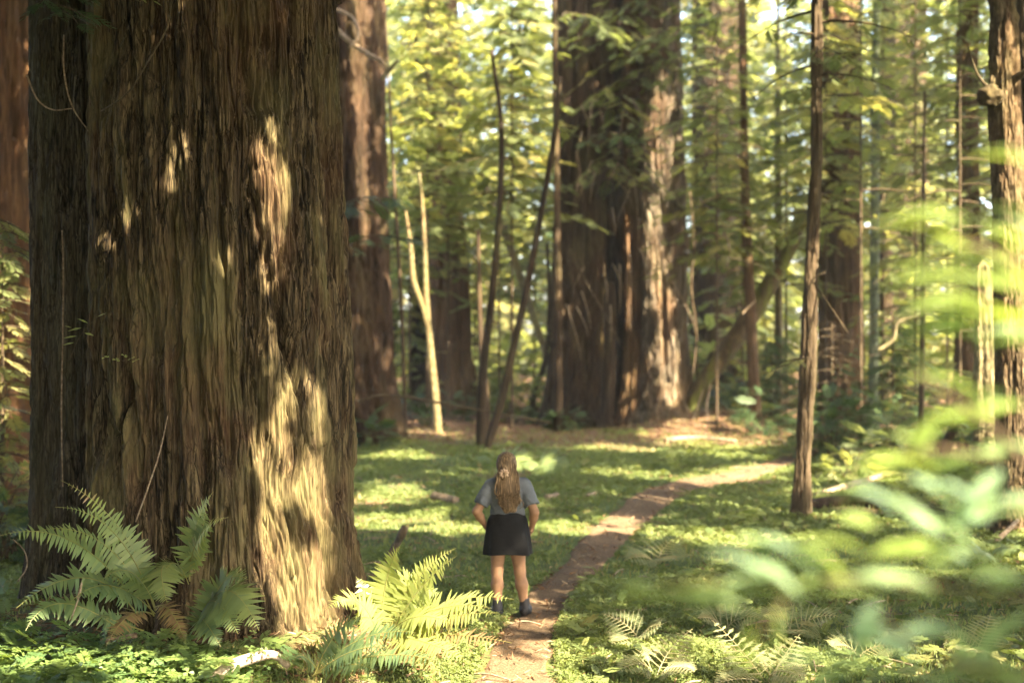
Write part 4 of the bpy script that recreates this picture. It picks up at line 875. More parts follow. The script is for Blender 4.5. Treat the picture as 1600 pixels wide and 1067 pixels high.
# bracken: triangular, twice-cut fronds lying nearly flat
def brack_frond(acc, P, width, rng, tone):
    n = 10; Q_ = resample(P, n + 3); T = np.gradient(Q_, axis=0); T /= np.linalg.norm(T, axis=1, keepdims=True)
    Sd = np.cross(T, [0, -.45, 1.0]); Sd /= np.linalg.norm(Sd, axis=1, keepdims=True)
    for k in range(2, n + 2):
        u = (k - 2) / (n - 1); L = width * (1 - u) ** .8 + .03
        for sd in (-1, 1):
            D = Sd[k] * sd + T[k] * .45; D /= np.linalg.norm(D); l = L * rng.uniform(.85, 1.1)
            e = Q_[k] + D * l - [0, 0, .14 * l]
            frond(acc, [Q_[k], (Q_[k] + e) / 2 + [0, 0, .03 * l], e], 0.012 + .085 * l, rng, 11, tone + rng.uniform(-.15, .15), 0, .1, (0, -.45, 1), .42)
    tube(acc, Q_, np.linspace(.006, .002, len(Q_)), 4, len(Q_), tone=.9, cap=False)
for q, (label, b, fr) in enumerate((
    ('bright bleached bracken by the path, nearest to it', (1025, 1075, 11.9), [((1040, 1010, 12), (1082, 982, 12.2), .22, .75), ((1010, 1020, 11.9), (965, 1048, 11.6), .2, .6), ((1050, 1030, 11.8), (1085, 1050, 11.5), .2, .6)]),
    ('large pale yellow bracken spreading at the bottom of the clearing', (1200, 1080, 11.6), [((1160, 1010, 11.9), (1112, 968, 12.1), .25, .7), ((1200, 1030, 11.7), (1258, 1062, 11.3), .24, .65), ((1170, 1050, 11.5), (1115, 1068, 11.2), .22, .6), ((1225, 1020, 11.8), (1250, 990, 12), .2, .5)]),
    ('pale grey green bracken standing just off the path edge further up', (1030, 890, 18.2), [((1025, 855, 18.2), (1065, 836, 18.4), .36, .1), ((1005, 860, 18.0), (975, 875, 17.8), .32, .1), ((1040, 860, 17.9), (1060, 876, 17.6), .32, .15)]),
    ('dull buff bracken left of the bleached one', (1000, 1010, 13.2), [((985, 970, 13.2), (940, 958, 13.3), .24, .35), ((1000, 980, 13.1), (1035, 975, 13.0), .24, .4), ((985, 990, 13.0), (955, 1005, 12.8), .22, .3)]),
    ('tan bracken above the large pale yellow one', (1130, 990, 13.8), [((1125, 960, 13.8), (1090, 965, 13.6), .26, .45), ((1150, 955, 13.8), (1190, 965, 13.6), .26, .4)]),
    ('faded bracken with silvery sprays in the middle of the clearing right', (1240, 990, 13.6), [((1225, 950, 13.6), (1190, 962, 13.4), .28, .3), ((1260, 955, 13.6), (1310, 962, 13.4), .28, .35), ((1230, 975, 13.2), (1260, 990, 13), .24, .3)]),
    ('white sunlit bracken behind the lowest blurred shrub leaves', (1525, 1035, 12.8), [((1510, 1000, 12.9), (1472, 985, 13), .2, .7), ((1540, 990, 12.9), (1548, 958, 13.1), .2, .5), ((1515, 1010, 12.6), (1535, 1020, 12.4), .18, .7)]),
    ('buff bracken under the blurred shrub, right of the silvery one', (1340, 1040, 12.7), [((1330, 1000, 12.8), (1300, 1010, 12.6), .22, .4), ((1365, 1000, 12.8), (1410, 1010, 12.6), .24, .35)]),
    ('low bracken in grey green beyond the path bend', (1165, 800, 24), [((1150, 788, 24), (1125, 795, 23.8), .3, .1), ((1175, 786, 24), (1195, 796, 23.7), .3, .15)]))):
    rng = np.random.default_rng(200 + q); B = W(*b); g = float(G(B[0], B[1])); r = thing('bracken_fern', label, 'fern', (B[0], B[1], g), 'pale bracken ferns in the clearing')
    for c_, t_, w_, tn in fr:
        a = Acc(); brack_frond(a, bez([np.array([B[0], B[1], g]), W(*c_), W(*t_)], 10), w_ * 1.25, rng, tn); build('frond', a, M_bracken, r)

# ---------------------------------------------------------------- ground cover
def trefoil():
    V, Q = [], []
    for k in range(3):
        a = k * 2 * pi / 3; K = np.array([[0, 0, 0], [.7, .45, .1], [1.0, 0, -.05], [.7, -.45, .1]])
        R = np.array([[cos(a), -sin(a), 0], [sin(a), cos(a), 0], [0, 0, 1]]); V.append(K @ R.T); Q.append(np.arange(4) + 4 * k)
    return np.vstack(V), np.array(Q)
TREF = trefoil(); BLADE = (np.array([[0, .12, 0], [0, -.12, 0], [.9, -.05, .35], [.9, .05, .35]]), np.array([[0, 1, 2, 3]]))
rng = np.random.default_rng(300)
def scatter(n, y0, y1, p=2.0):
    u = rng.uniform(0, 1, n); y = (y0 ** (2 - p) + u * (y1 ** (2 - p) - y0 ** (2 - p))) ** (1 / (2 - p)) if p != 2 else y0 * (y1 / y0) ** u
    x = rng.uniform(-.41, .41, n) * y
    return x, y
cov, lit = Acc(), Acc()
x, y = scatter(210000, 10.6, 40, 2)
d = fbm(x * .7, y * .7, 0, 12, 3) + .10 * (vn(x * 5, y * 5, 0, 13) - .5)
trd = np.hypot(x - TREE_X, y - TREE_Y)
keep = ~on_path(x, y) & (trd > 1.9 + .5 * vn(x * 2.2, y * 2.2, 0, 71)) & (d > .36 + .34 * sstep(31, 36.5, y + 6 * (d - .5))) & (np.hypot((x - 5.9) / 2.3, (y - 40.5) / 2) > .9)
x, y, d = x[keep], y[keep], d[keep]; m_ = len(x)
hgt = .015 + .075 * rng.uniform(0, 1, m_) * sstep(.36, .6, d)
stamp(cov, TREF, np.stack([x, y, G(x, y) + hgt], -1), rng.uniform(0, 6.28, m_), rng.normal(0, .45, m_), rng.normal(0, .45, m_), rng.uniform(.018, .036, m_) * (1 + .035 * (y - 11)), np.clip(rng.normal(.38, .13, m_) + (d - .5) * .9, 0, 1))
x, y = scatter(70000, 10.6, 40, 2); keep = ~on_path(x, y) & (np.hypot(x - TREE_X, y - TREE_Y) > 1.7); x, y = x[keep], y[keep]; m_ = len(x)
stamp(cov, BLADE, np.stack([x, y, G(x, y)], -1), rng.uniform(0, 6.28, m_), rng.uniform(.2, 1.1, m_), rng.normal(0, .3, m_), rng.uniform(.03, .08, m_) * (1 + .02 * (y - 11)), rng.uniform(.2, 1, m_))
tag(build('ground_cover', cov, M_cover), 'low moss, sorrel and grass covering the glade', kind='stuff')
# litter of dead leaves and twigs, thick round the trunks and at the far edge
x, y = scatter(60000, 10.4, 46, 1.6)
w_ = .10 + .9 * sstep(31, 36, y) + .9 * sstep(3.0, 1.9, np.hypot(x - TREE_X, y - TREE_Y)) * 1.1 + .9 * sstep(1.4, .6, np.hypot((x - 5.9) / 2.3, (y - 40.5) / 2.2)) + .25 * on_path(x, y)
keep = rng.uniform(0, 1, len(x)) < w_; x, y = x[keep], y[keep]; m_ = len(x)
stamp(lit, BLADE, np.stack([x, y, G(x, y) + .025], -1), rng.uniform(0, 6.28, m_), rng.normal(-.05, .25, m_), rng.normal(0, .6, m_), rng.uniform(.03, .09, m_) * (1 + .025 * (y - 11)), rng.uniform(0, 1, m_))
tag(build('leaf_litter', lit, M_litter), 'brown dead leaves and needles strewn on the ground', kind='stuff')
tw = Acc(); rr = np.random.default_rng(302); x, y = scatter(420, 10.6, 40, 1.7)
for xx, yy in zip(x, y):
    an = rr.uniform(0, 6.28); l = rr.uniform(.12, .55); z = float(G(xx, yy)) + .03; dx, dy = l * cos(an), l * sin(an)
    if math.hypot(xx - TREE_X, yy - TREE_Y) < 1.8: continue
    tube(tw, [(xx, yy, z), (xx + dx * .5, yy + dy * .5, float(G(xx + dx * .5, yy + dy * .5)) + rr.uniform(.03, .07)), (xx + dx, yy + dy, float(G(xx + dx, yy + dy)) + .03)], rr.uniform(.004, .011), 5, 6, tone=rr.uniform(0, 1))
tag(build('fallen_twigs', tw, M_wood), 'small dead twigs scattered over the forest floor', kind='stuff')
# taller undergrowth in the near left corner
ug = Acc(); rr = np.random.default_rng(301)
x = rr.uniform(-5.0, -1.4, 3600); y = rr.uniform(10.3, 13.6, 3600)
px = 800 + F * x / y; keep = (px < 440) & (rr.uniform(0, 1, 3600) < sstep(500, 120, px) + .12) & (np.hypot(x - TREE_X, y - TREE_Y) > 1.85 + .5 * vn(x * 2.2, y * 2.2, 0, 71))
x, y = x[keep], y[keep]; m_ = len(x)
h_ = rr.uniform(.04, .30, m_) * (.6 + .8 * fbm(x * 1.3, y * 1.3, 0, 15, 2))
for _ in range(3):
    stamp(ug, SPRAY_FAR if _ == 0 else TREF, np.stack([x, y, G(x, y) + h_], -1) + rr.normal(0, .05, (m_, 3)) * [1, 1, .3], rr.uniform(0, 6.28, m_), rr.normal(-.1, .3, m_), rr.normal(0, .35, m_), rr.uniform(.12, .26, m_) if _ == 0 else rr.uniform(.03, .055, m_), rr.uniform(.1, 1, m_))
tag(build('undergrowth', ug, M_sorrel), 'dense low undergrowth left of the redwood foot', kind='stuff')
# scattered leafy growth over the right of the clearing
ug = Acc(); x, y = scatter(5200, 11, 33, 1.5); px = 800 + F * x / y
keep = ~on_path(x, y) & (px > 900) & (fbm(x * .5, y * .5, 0, 19, 2) > .48); x, y = x[keep], y[keep]; m_ = len(x)
stamp(ug, SPRAY_FAR, np.stack([x, y, G(x, y) + rr.uniform(.03, .16, m_)], -1), rr.uniform(0, 6.28, m_), rr.normal(0, .3, m_), rr.normal(0, .3, m_), rr.uniform(.1, .24, m_), rr.uniform(0, .9, m_))
tag(build('clearing_growth', ug, M_cover), 'knee high green growth over the right side of the clearing', kind='stuff')

# ---------------------------------------------------------------- fallen wood
def stick(name, label, cat, pts, rpx, mat=M_wood, k=8, rough=.25, seed=0, n=None):
    P = [W(*p) for p in pts]; Y = np.mean([p[2] for p in pts])
    o = build(name, (lambda a: (tube(a, P, np.interp(np.linspace(0, 1, len(P)), np.linspace(0, 1, len(rpx)), rpx) * Y / F, k, n or 24, rough=rough, seed=seed), a)[1])(Acc()), mat, None, P[0], True)
    return tag(o, label, cat)
def lay(name, label, cat, pts, rpx, mat=M_wood, seed=0, lift=0., k=10):
    """wood lying on the ground along photo points"""
    P = []
    for px, py in pts: X_, Y_, Z_ = ground_at(px, py); P.append(np.array([X_, Y_, Z_]))
    Y = np.mean([p[1] for p in P]); r_ = np.array(rpx) * Y / F
    P = [p + [0, 0, r_[min(q, len(r_) - 1)] * .7 + lift * q] for q, p in enumerate(P)]
    a = Acc(); tube(a, P, np.interp(np.linspace(0, 1, len(P)), np.linspace(0, 1, len(r_)), r_), k, 24, rough=.3, seed=seed)
    return tag(build(name, a, mat, None, P[0], True), label, cat)
lay('log_piece', 'short broken log lying in the moss left of the person', 'log', [(678, 780), (696, 784), (712, 788)], (7, 7, 7), M_wood, 1)
lay('log_piece', 'small brown wood chunk in the moss right of the person', 'log', [(853, 780), (862, 778), (870, 775)], (4, 4), M_wood, 2)
lay('log_piece', 'tiny pale reddish wood bit near the path edge', 'log', [(917, 777), (924, 776), (930, 774)], (4, 4), M_wood, 3)
stick('broken_branch', 'grey weathered branch stub sticking up behind the sunlit fern', 'branch', [(606, 872, 16.6), (622, 846, 16.6), (629, 832, 16.5), (634, 822, 16.5)], (6, 6, 7, 5), M_grey, seed=4)
stick('fallen_branch', 'bare pale curved branch arching out of the ferns at the redwood foot', 'branch', [(318, 1085, 10.8), (345, 1052, 10.8), (380, 1032, 10.9), (425, 1022, 11.1), (450, 1040, 11.2)], (9, 10, 9, 7, 5), bark('bleached_branch', ((.3, .22, .16), (.5, .4, .3), (.62, .52, .42)), rust_amt=.2, lich_amt=.1, fx=20, fz=20, bd=.004), seed=5)
stick('broken_branch', 'slim cut branch lying in the undergrowth left of the redwood foot', 'branch', [(158, 1000, 11.3), (185, 997, 11.3), (214, 992, 11.3)], (3.5, 4, 4), M_wood, seed=6)
lay('fallen_log', 'dark rotting log half hidden by the blurred shrub leaves', 'log', [(1255, 795), (1330, 790), (1420, 800), (1500, 815)], (9, 10, 9, 8), M_dark, 7)
lay('fallen_log', 'thin brown log lying along the far side of the clearing right', 'log', [(1275, 778), (1330, 762), (1390, 742)], (5, 6, 5), M_wood, 8)
lay('fallen_branch', 'flat dark branch lying across the foot of the litter mound', 'branch', [(1040, 690), (1085, 687), (1150, 692)], (4, 4, 3), M_wood, 9)
stick('leaning_stick', 'pale stick propped against the foot of the burled trunk', 'branch', [(1556, 846, 18.6), (1575, 828, 18.8), (1590, 812, 19)], (4, 4, 3), M_wood, seed=10)
stick('dark_stump', 'dark leaning stub standing among the blurred yellow leaves', 'stump', [(1470, 725, 27.5), (1482, 690, 27.5), (1492, 660, 27.5)], (10, 9, 8), M_dark, seed=11)
stick('fallen_branch', 'long thin branch lying level in front of the reddish shaded trunk foot', 'branch', [(560, 628, 33), (600, 617, 33), (680, 628, 33), (745, 640, 33), (860, 660, 34)], (2, 2, 2, 1.5, 1.5), M_thin, seed=12)
stick('bare_branch', 'crooked bare twig hanging right of the fused clump', 'branch', [(1078, 300, 40), (1084, 380, 40), (1080, 450, 40), (1088, 520, 40), (1082, 590, 40)], (1.6, 1.8, 2, 1.8, 1.2), M_thin, seed=13)
stick('bare_branch', 'pale bent twig in the right thicket', 'branch', [(1372, 548, 30), (1396, 530, 30), (1402, 505, 30), (1430, 494, 30), (1452, 490, 30)], (2.5, 3, 3, 2.5, 2), M_pale, seed=14)
stick('bare_branch', 'thick bare branch curling over the top of the reddish shaded trunk', 'branch', [(500, 20, 33.6), (540, 60, 33.4), (575, 85, 33.2), (598, 98, 33), (604, 118, 33)], (4, 4, 3.5, 3, 2), M_wood, seed=15)
stick('bare_branch', 'looping bare twig below the branch on the reddish shaded trunk', 'branch', [(520, 12, 33.5), (552, 30, 33.2), (560, 58, 33), (545, 75, 33)], (2.5, 2.5, 2, 1.5), M_wood, seed=16)
stick('broken_branch', 'short bright sunlit branch stub beside the reddish shaded trunk top', 'branch', [(597, 125, 32), (608, 110, 32), (622, 94, 32)], (3, 3.5, 2), M_pale, seed=17)
stick('bare_twig', 'thin grey bowed twig hanging down the giant redwood side', 'twig', [(100, 55, 12.6), (100, 110, 12.6), (112, 165, 12.6), (138, 205, 12.7)], (1.2, 1.4, 1.2, .8), M_wood, 5, seed=18)
stick('bare_twig', 'second thin twig sagging across the giant redwood left side', 'twig', [(42, 118, 12.7), (58, 155, 12.7), (82, 172, 12.7), (112, 170, 12.7)], (1.5, 1.5, 1.4, 1), M_wood, 5, seed=19)
stick('bare_twig', 'reddish thin twig curving across the giant redwood high up', 'twig', [(158, 174, 11.9), (200, 145, 11.7), (235, 90, 11.6), (262, 40, 11.6), (270, -20, 11.6)], (1.2, 1.4, 1.4, 1.5, 1.5), M_thin, 5, seed=20)
stick('bare_twig', 'long straight stalk standing before the giant redwood above the ferns', 'twig', [(212, 815, 11.4), (232, 760, 11.4), (250, 705, 11.4), (262, 650, 11.5)], (1.3, 1.3, 1.2, .8), M_wood, 5, seed=21)
stick('bare_twig', 'twig curling at the foot of the redwood side stem', 'twig', [(28, 908, 12.2), (42, 885, 12.2), (38, 860, 12.2), (20, 842, 12.2)], (1.2, 1.3, 1.2, 1), M_wood, 5, seed=22)
stick('bare_twig', 'twig curling over the big fern', 'twig', [(112, 965, 11), (124, 930, 11), (128, 910, 11), (120, 935, 10.95)], (1.3, 1.5, 1.3, 1), M_wood, 5, seed=23)
stick('bare_twig', 'thin pale vertical vine down the redwood side stem', 'twig', [(97, 360, 13.3), (99, 420, 13.3), (98, 520, 13.3), (96, 640, 13.3), (98, 760, 13.3)], (1.2, 1.2, 1.2, 1.2, 1), M_wood, 5, seed=24)
for q, pts in enumerate(([(1250, 500, 21.7), (1268, 440, 21.7), (1290, 425, 21.7)], [(1262, 530, 21.7), (1275, 470, 21.6), (1278, 420, 21.6)], [(1270, 440, 21.6), (1298, 480, 21.5), (1325, 520, 21.4)])):
    stick('bare_twig', ('short dead twig curving up the thin foreground trunk', 'dead twig lying close along the thin foreground trunk', 'forked dead twig drooping right of the thin foreground trunk')[q], 'twig', pts, (1.5, 1.4, .8), M_thin, 5, seed=30 + q)
for q, (pts, lab) in enumerate((([(890, 390, 39.5), (915, 440, 39.3), (945, 490, 39.2), (975, 550, 39.2)], 'thin dead branch slanting down the dark left side of the fused clump'), ([(1065, 700, 39), (1085, 650, 39.5), (1098, 610, 39.8)], 'upturned root at the foot of the leaning mossy trunk, left one'), ([(1112, 665, 39.5), (1104, 640, 39.6), (1110, 600, 40)], 'upturned root at the foot of the leaning mossy trunk, right one'), ([(1135, 420, 37), (1140, 390, 37), (1132, 360, 37)], 'short bent dead twig above the leaning mossy trunk'), ([(1160, 490, 39), (1172, 478, 39), (1180, 470, 39)], 'sunlit stub on the leaning mossy trunk'), ([(965, 700, 37.5), (985, 660, 38.2), (1000, 620, 38.6)], 'dead branch propped at the foot of the fused clump'), ([(1090, 380, 39), (1078, 372, 39), (1076, 400, 39)], 'hooked pale twig tip right of the fused clump'))):
    stick('dead_branch', lab, 'branch', pts, (1.6, 1.6, 1), M_thin if q in (0, 5) else M_wood, 6, seed=40 + q)
# sprig on the redwood's flank
rng = np.random.default_rng(310); b = W(110, 560, 12.0); r = thing('leafy_sprig', 'small green sprig growing in front of the redwood trunk', 'sprig', tuple(b)); a, w2 = Acc(), Acc()
tube(w2, [b, W(125, 525, 11.85), W(152, 495, 11.7)], [.004, .003, .002], 4, 8); build('stem', w2, M_thin, r)
for px, py, an, ln in ((150, 496, 15, .11), (138, 505, 160, .10), (128, 512, 200, .12), (120, 525, 195, .11), (132, 520, -20, .10), (116, 535, 200, .10), (112, 512, 170, .06)):
    K = kite(ln, ln * .4); c, s_ = cos(radians(an)), sin(radians(an)); R = np.array([[c, 0, s_], [0, 1, 0], [-s_ * 0, 0, 1]])
    D = np.array([c, -.35, s_]); D /= np.linalg.norm(D); Bv = np.cross(D, [0, -.4, 1]); Bv /= np.linalg.norm(Bv); Nv = np.cross(D, Bv)
    a.add(K[:, 0:1] * D + K[:, 1:2] * Bv + K[:, 2:3] * Nv + W(px, py, 11.75), [[0, 1, 2, 3]], None, .7)
build('leaves', a, M_fern, r)
b = W(228, 575, 11.8); r = thing('leafy_sprig', 'tiny round leaved sprig low on the redwood trunk', 'sprig', tuple(b)); a = Acc()
stamp(a, TREF, np.array([W(px, py, 11.7) for px, py in ((165, 558, ), (182, 562), (205, 560), (212, 563), (195, 556))]), rng.uniform(0, 6, 5), -.4, .2, .035, .6); build('leaves', a, M_fern, r)
w2 = Acc(); tube(w2, [b, W(205, 566, 11.72), W(165, 560, 11.7)], [.003, .002, .001], 4, 8); build('stem', w2, M_thin, r)

# ---------------------------------------------------------------- shrub close to the camera, thrown out of focus
def blade(acc, c, ang, ln, w, tilt, yaw, tone):
    """lance-shaped leaf with a curved, folded blade: 2 x 5 quads"""
    n = 6; t = np.linspace(0, 1, n); hw = w / 2 * np.sin(pi * np.clip(t, .03, .97)) ** .8
    D = np.array([cos(ang) * cos(yaw), sin(yaw), sin(ang) * cos(yaw)]); D /= np.linalg.norm(D)
    U = np.array([0, -sin(tilt), cos(tilt)]); B = np.cross(D, U); B /= np.linalg.norm(B); Nn = np.cross(B, D)
    mid = c + D * ((t - .5) * ln)[:, None] - Nn * (.12 * ln * (2 * t - 1) ** 2)[:, None]
    V = np.concatenate([mid + B * hw[:, None] + Nn * (.25 * hw)[:, None], mid, mid - B * hw[:, None] + Nn * (.25 * hw)[:, None]])
    Q = [[k, k + 1, n + k + 1, n + k] for k in range(n - 1)] + [[n + k, n + k + 1, 2 * n + k + 1, 2 * n + k] for k in range(n - 1)]
    acc.add(V, Q, None, tone)
def shrub(label, stems, leaves, seed):
    k = SHK; stems = [[(p[0], p[1], p[2] * k) for p in st] for st in stems]; q_ = .82 if seed > 1 else 1.0; leaves = [(l[0], l[1], l[2] * k, l[3], l[4] * q_, l[5] * q_, l[6]) for l in leaves]
    rng = np.random.default_rng(seed); b = W(*stems[0][0]); g = float(G(b[0], b[1])); r = thing('shrub', label, 'shrub', (b[0], b[1], g))
    w2 = Acc()
    for q, st in enumerate(stems):
        P = [W(*p) for p in st]
        if q == 0: P = [np.array([P[0][0] + .1, P[0][1], g - .1]), np.array([P[0][0] + .05, P[0][1], (P[0][2] + g) / 2])] + P
        tube(w2, P, np.linspace(.009, .003, len(P)), 5, 20)
    build('stems', w2, M_thin, r); a = Acc()
    for px, py, Y, ang, lpx, wpx, tone in leaves:
        blade(a, W(px, py, Y), radians(ang), lpx * 1.1 * Y / F, wpx * .85 * Y / F, rng.uniform(-.1, .5), rng.uniform(-.3, .3), tone)
        for _ in range(1 if seed == 3 else 2):             # smaller leaflets beside each
            blade(a, W(px + rng.normal(0, .3 * lpx), py + rng.normal(0, .5 * wpx), Y + rng.uniform(-.05, .05)), radians(ang + rng.normal(0, 16)), lpx * rng.uniform(.5, .8) * Y / F, wpx * rng.uniform(.4, .65) * Y / F, rng.uniform(.2, .8), rng.uniform(-.3, .3), np.clip(tone + rng.normal(0, .1), 0, 1))
    build('leaves', a, M_front, r)
shrub('blurred near shrub twigs with sunlit yellow green leaves, upper right', [[(1680, 560, 1.35), (1600, 500, 1.3), (1480, 455, 1.28)], [(1640, 440, 1.35), (1540, 390, 1.3), (1390, 345, 1.28)]], [
    (1440, 352, 1.28, -12, 160, 34, .8), (1530, 395, 1.3, -22, 150, 40, .85), (1600, 375, 1.36, -30, 130, 40, .6), (1570, 245, 1.34, -12, 110, 22, .7), (1500, 432, 1.28, -4, 170, 30, .9), (1590, 440, 1.32, -20, 120, 44, .9),
    (1510, 468, 1.27, -8, 190, 40, 1), (1600, 500, 1.27, -14, 170, 56, 1), (1490, 515, 1.3, -6, 150, 36, .5), (1585, 535, 1.3, -10, 130, 40, .6), (1450, 432, 1.3, 0, 70, 22, .7), (1590, 330, 1.4, -20, 90, 40, .4)], 1)
shrub('blurred near shrub twigs with fresh green leaves, middle right', [[(1680, 800, 1.35), (1580, 720, 1.3), (1440, 700, 1.28), (1340, 720, 1.28)], [(1600, 720, 1.3), (1540, 660, 1.28), (1430, 580, 1.28)]], [
    (1470, 590, 1.3, -10, 130, 34, .55), (1545, 610, 1.33, -12, 120, 36, .35), (1550, 640, 1.28, 20, 120, 40, .8), (1480, 650, 1.28, 8, 100, 22, .75), (1440, 680, 1.28, 60, 70, 40, .8), (1400, 715, 1.27, -4, 150, 50, .85), (1500, 720, 1.3, 6, 160, 44, .6),
    (1580, 700, 1.34, 12, 110, 40, .45), (1370, 735, 1.27, -12, 90, 30, .8), (1420, 790, 1.25, -28, 170, 38, .15), (1345, 765, 1.28, -14, 120, 26, .4), (1470, 770, 1.27, -40, 130, 44, .15), (1530, 770, 1.28, 50, 120, 40, .15), (1560, 800, 1.3, 10, 130, 40, .2), (1480, 820, 1.28, -35, 120, 40, .2), (1595, 780, 1.33, 0, 90, 40, .2)], 2)
shrub('blurred near shrub twigs with lime leaves and mint painted sky sheen, lower right', [[(1700, 1000, 1.3), (1560, 930, 1.25), (1300, 905, 1.22), (1040, 915, 1.2)], [(1640, 1060, 1.3), (1480, 1030, 1.22), (1360, 960, 1.2)], [(1230, 930, 1.22), (1180, 1000, 1.22)]], [
    (985, 915, 1.2, -6, 110, 26, .35), (1010, 932, 1.2, 0, 130, 22, .85), (1080, 915, 1.2, 4, 140, 34, .6), (1100, 930, 1.21, -6, 130, 28, .5), (1160, 905, 1.2, 12, 130, 32, .3), (1210, 920, 1.22, -4, 140, 30, .6), (1150, 870, 1.2, -22, 120, 24, .15), (1210, 895, 1.2, -32, 120, 26, .2), (1230, 855, 1.2, -30, 130, 30, .15), (1290, 870, 1.2, -40, 120, 40, .6),
    (1300, 845, 1.23, -6, 120, 40, .85), (1420, 850, 1.24, 4, 150, 38, .85), (1500, 860, 1.25, 10, 120, 40, .5), (1300, 920, 1.22, 6, 170, 36, .6), (1390, 900, 1.22, -4, 150, 38, .4), (1480, 920, 1.25, 8, 150, 40, .6), (1570, 900, 1.28, -8, 120, 44, .3),
    (1350, 985, 1.2, 70, 110, 50, .05), (1390, 1000, 1.2, -20, 130, 60, .05), (1440, 985, 1.22, 10, 130, 46, .1), (1330, 1030, 1.2, -20, 150, 44, .3), (1420, 1050, 1.2, -8, 150, 46, .4), (1520, 1040, 1.24, 20, 150, 50, .3), (1580, 1060, 1.24, -10, 140, 56, .6), (1560, 990, 1.28, 40, 120, 40, .3), (1175, 985, 1.22, 78, 130, 16, .7), (1160, 1020, 1.22, 84, 80, 16, .7), (1500, 1000, 1.24, -60, 80, 40, .3), (1300, 1055, 1.2, 30, 100, 40, .3)], 3)
# ---------------------------------------------------------------- the person: fields blended into one skin, cut out by surface nets
def nets(fn, lo, hi, h):
    """closed quad surface of fn(x,y,z) < 0"""
    ax = [np.arange(lo[k], hi[k] + h, h) for k in range(3)]
    X, Y, Z = np.meshgrid(*ax, indexing='ij'); f = fn(X, Y, Z); s = f < 0; sh = np.array(f.shape)
    num = np.zeros((*(sh - 1), 3)); cnt = np.zeros(sh - 1)
    cor = [(a, b, c) for a in (0, 1) for b in (0, 1) for c in (0, 1)]
    def at(A, c): return A[c[0]:sh[0] - 1 + c[0], c[1]:sh[1] - 1 + c[1], c[2]:sh[2] - 1 + c[2]]
    for p in cor:
        for k in range(3):
            if p[k] == 0:
                q = tuple(p[m] + (m == k) for m in range(3)); fa, fb = at(f, p), at(f, q); x = (fa < 0) != (fb < 0)
                t = np.where(x, fa / np.where(x, fa - fb, 1), 0); cnt += x
                for m in range(3): num[..., m] += x * (p[m] + (t if m == k else 0))
    on = cnt > 0; idx = -np.ones(sh - 1, np.int64); idx[on] = np.arange(on.sum())
    V = (np.argwhere(on) + num[on] / cnt[on][:, None]) * h + np.array(lo); Q = []
    for k in range(3):
        u, v = (k + 1) % 3, (k + 2) % 3; sl = [slice(1, -1)] * 3; sl[k] = slice(0, -1); sl2 = list(sl); sl2[k] = slice(1, None)
        a, b = s[tuple(sl)], s[tuple(sl2)]
        e = np.argwhere(a != b); fl = a[a != b]
        o = np.array([0, 0, 0]); o[u] = 1; o[v] = 1; o[k] = 0
        e = e + o
        def g(du, dv):
            d = e.copy(); d[:, u] += du; d[:, v] += dv; return idx[d[:, 0], d[:, 1], d[:, 2]]
        q = np.stack([g(-1, -1), g(0, -1), g(0, 0), g(-1, 0)], 1); q[~fl] = q[~fl][:, ::-1]; Q.append(q)
    Q = np.concatenate(Q); return V, Q[(Q >= 0).all(1)]
def cone(X, Y, Z, a, b, ra, rb, fy=1.0):
    a, b = np.array(a, float), np.array(b, float); d = b - a
    px_, py_, pz_ = X - a[0], (Y - a[1]) / fy, Z - a[2]; d2 = np.array([d[0], d[1] / fy, d[2]])
    t = np.clip((px_ * d2[0] + py_ * d2[1] + pz_ * d2[2]) / d2.dot(d2), 0, 1)
    return np.sqrt((px_ - t * d2[0]) ** 2 + (py_ - t * d2[1]) ** 2 + (pz_ - t * d2[2]) ** 2) - (ra + (rb - ra) * t)
def smin(a, b, k): h = np.clip(.5 + .5 * (b - a) / k, 0, 1); return b + (a - b) * h - k * h * (1 - h)
def union(fs, k):
    r = fs[0]
    for f in fs[1:]: r = smin(r, f, k)
    return r
# local frame: x right, y away from the camera (the way she faces), z up
SHL, SHR = (-.17, 0, 1.31), (.175, 0, 1.315); ELL, ELR = (-.308, -.07, 1.06), (.272, -.07, 1.05); WRL, WRR = (-.225, .05, .905), (.245, .035, .885)
LEGS = (((-.088, .0, .82), (-.105, -.012, .46), (-.10, -.04, .09)), ((.085, .0, .82), (.125, .03, .45), (.172, .03, .09)))
def hand(X, Y, Z, w, fwd, down, side):
    """palm, four bent fingers of unequal length and a thumb from the side of the palm"""
    w, fwd, down = [np.array(q, float) for q in (w, fwd, down)]
    fwd /= np.linalg.norm(fwd); down /= np.linalg.norm(down); acr = np.cross(fwd, down); acr /= np.linalg.norm(acr)
    pc = w + fwd * .085
    fs = [cone(X, Y, Z, w, w + fwd * .03, .024, .027), cone(X, Y, Z, w + fwd * .03 + down * .018, pc + down * .022, .022, .018), cone(X, Y, Z, w + fwd * .03 - down * .018, pc - down * .02, .022, .017)]
    pal = union(fs, .02); out = pal
    for q, ln in enumerate((.068, .076, .070, .055)):
        k0 = pc + down * (.030 - .02 * q) * -1 * 1.0
        k1 = k0 + fwd * ln * .5 + acr * side * .012; k2 = k1 + fwd * ln * .22 + acr * side * .03
        out = smin(out, smin(cone(X, Y, Z, k0, k1, .0095, .0085), cone(X, Y, Z, k1, k2, .0085, .007), .004), .006)
    t0 = w + fwd * .03 - down * .03; t1 = t0 + fwd * .035 - down * .03 + acr * side * .01; t2 = t1 + fwd * .03 - down * .006 + acr * side * .012
    return smin(out, smin(cone(X, Y, Z, t0, t1, .013, .011), cone(X, Y, Z, t1, t2, .011, .008), .005), .01)
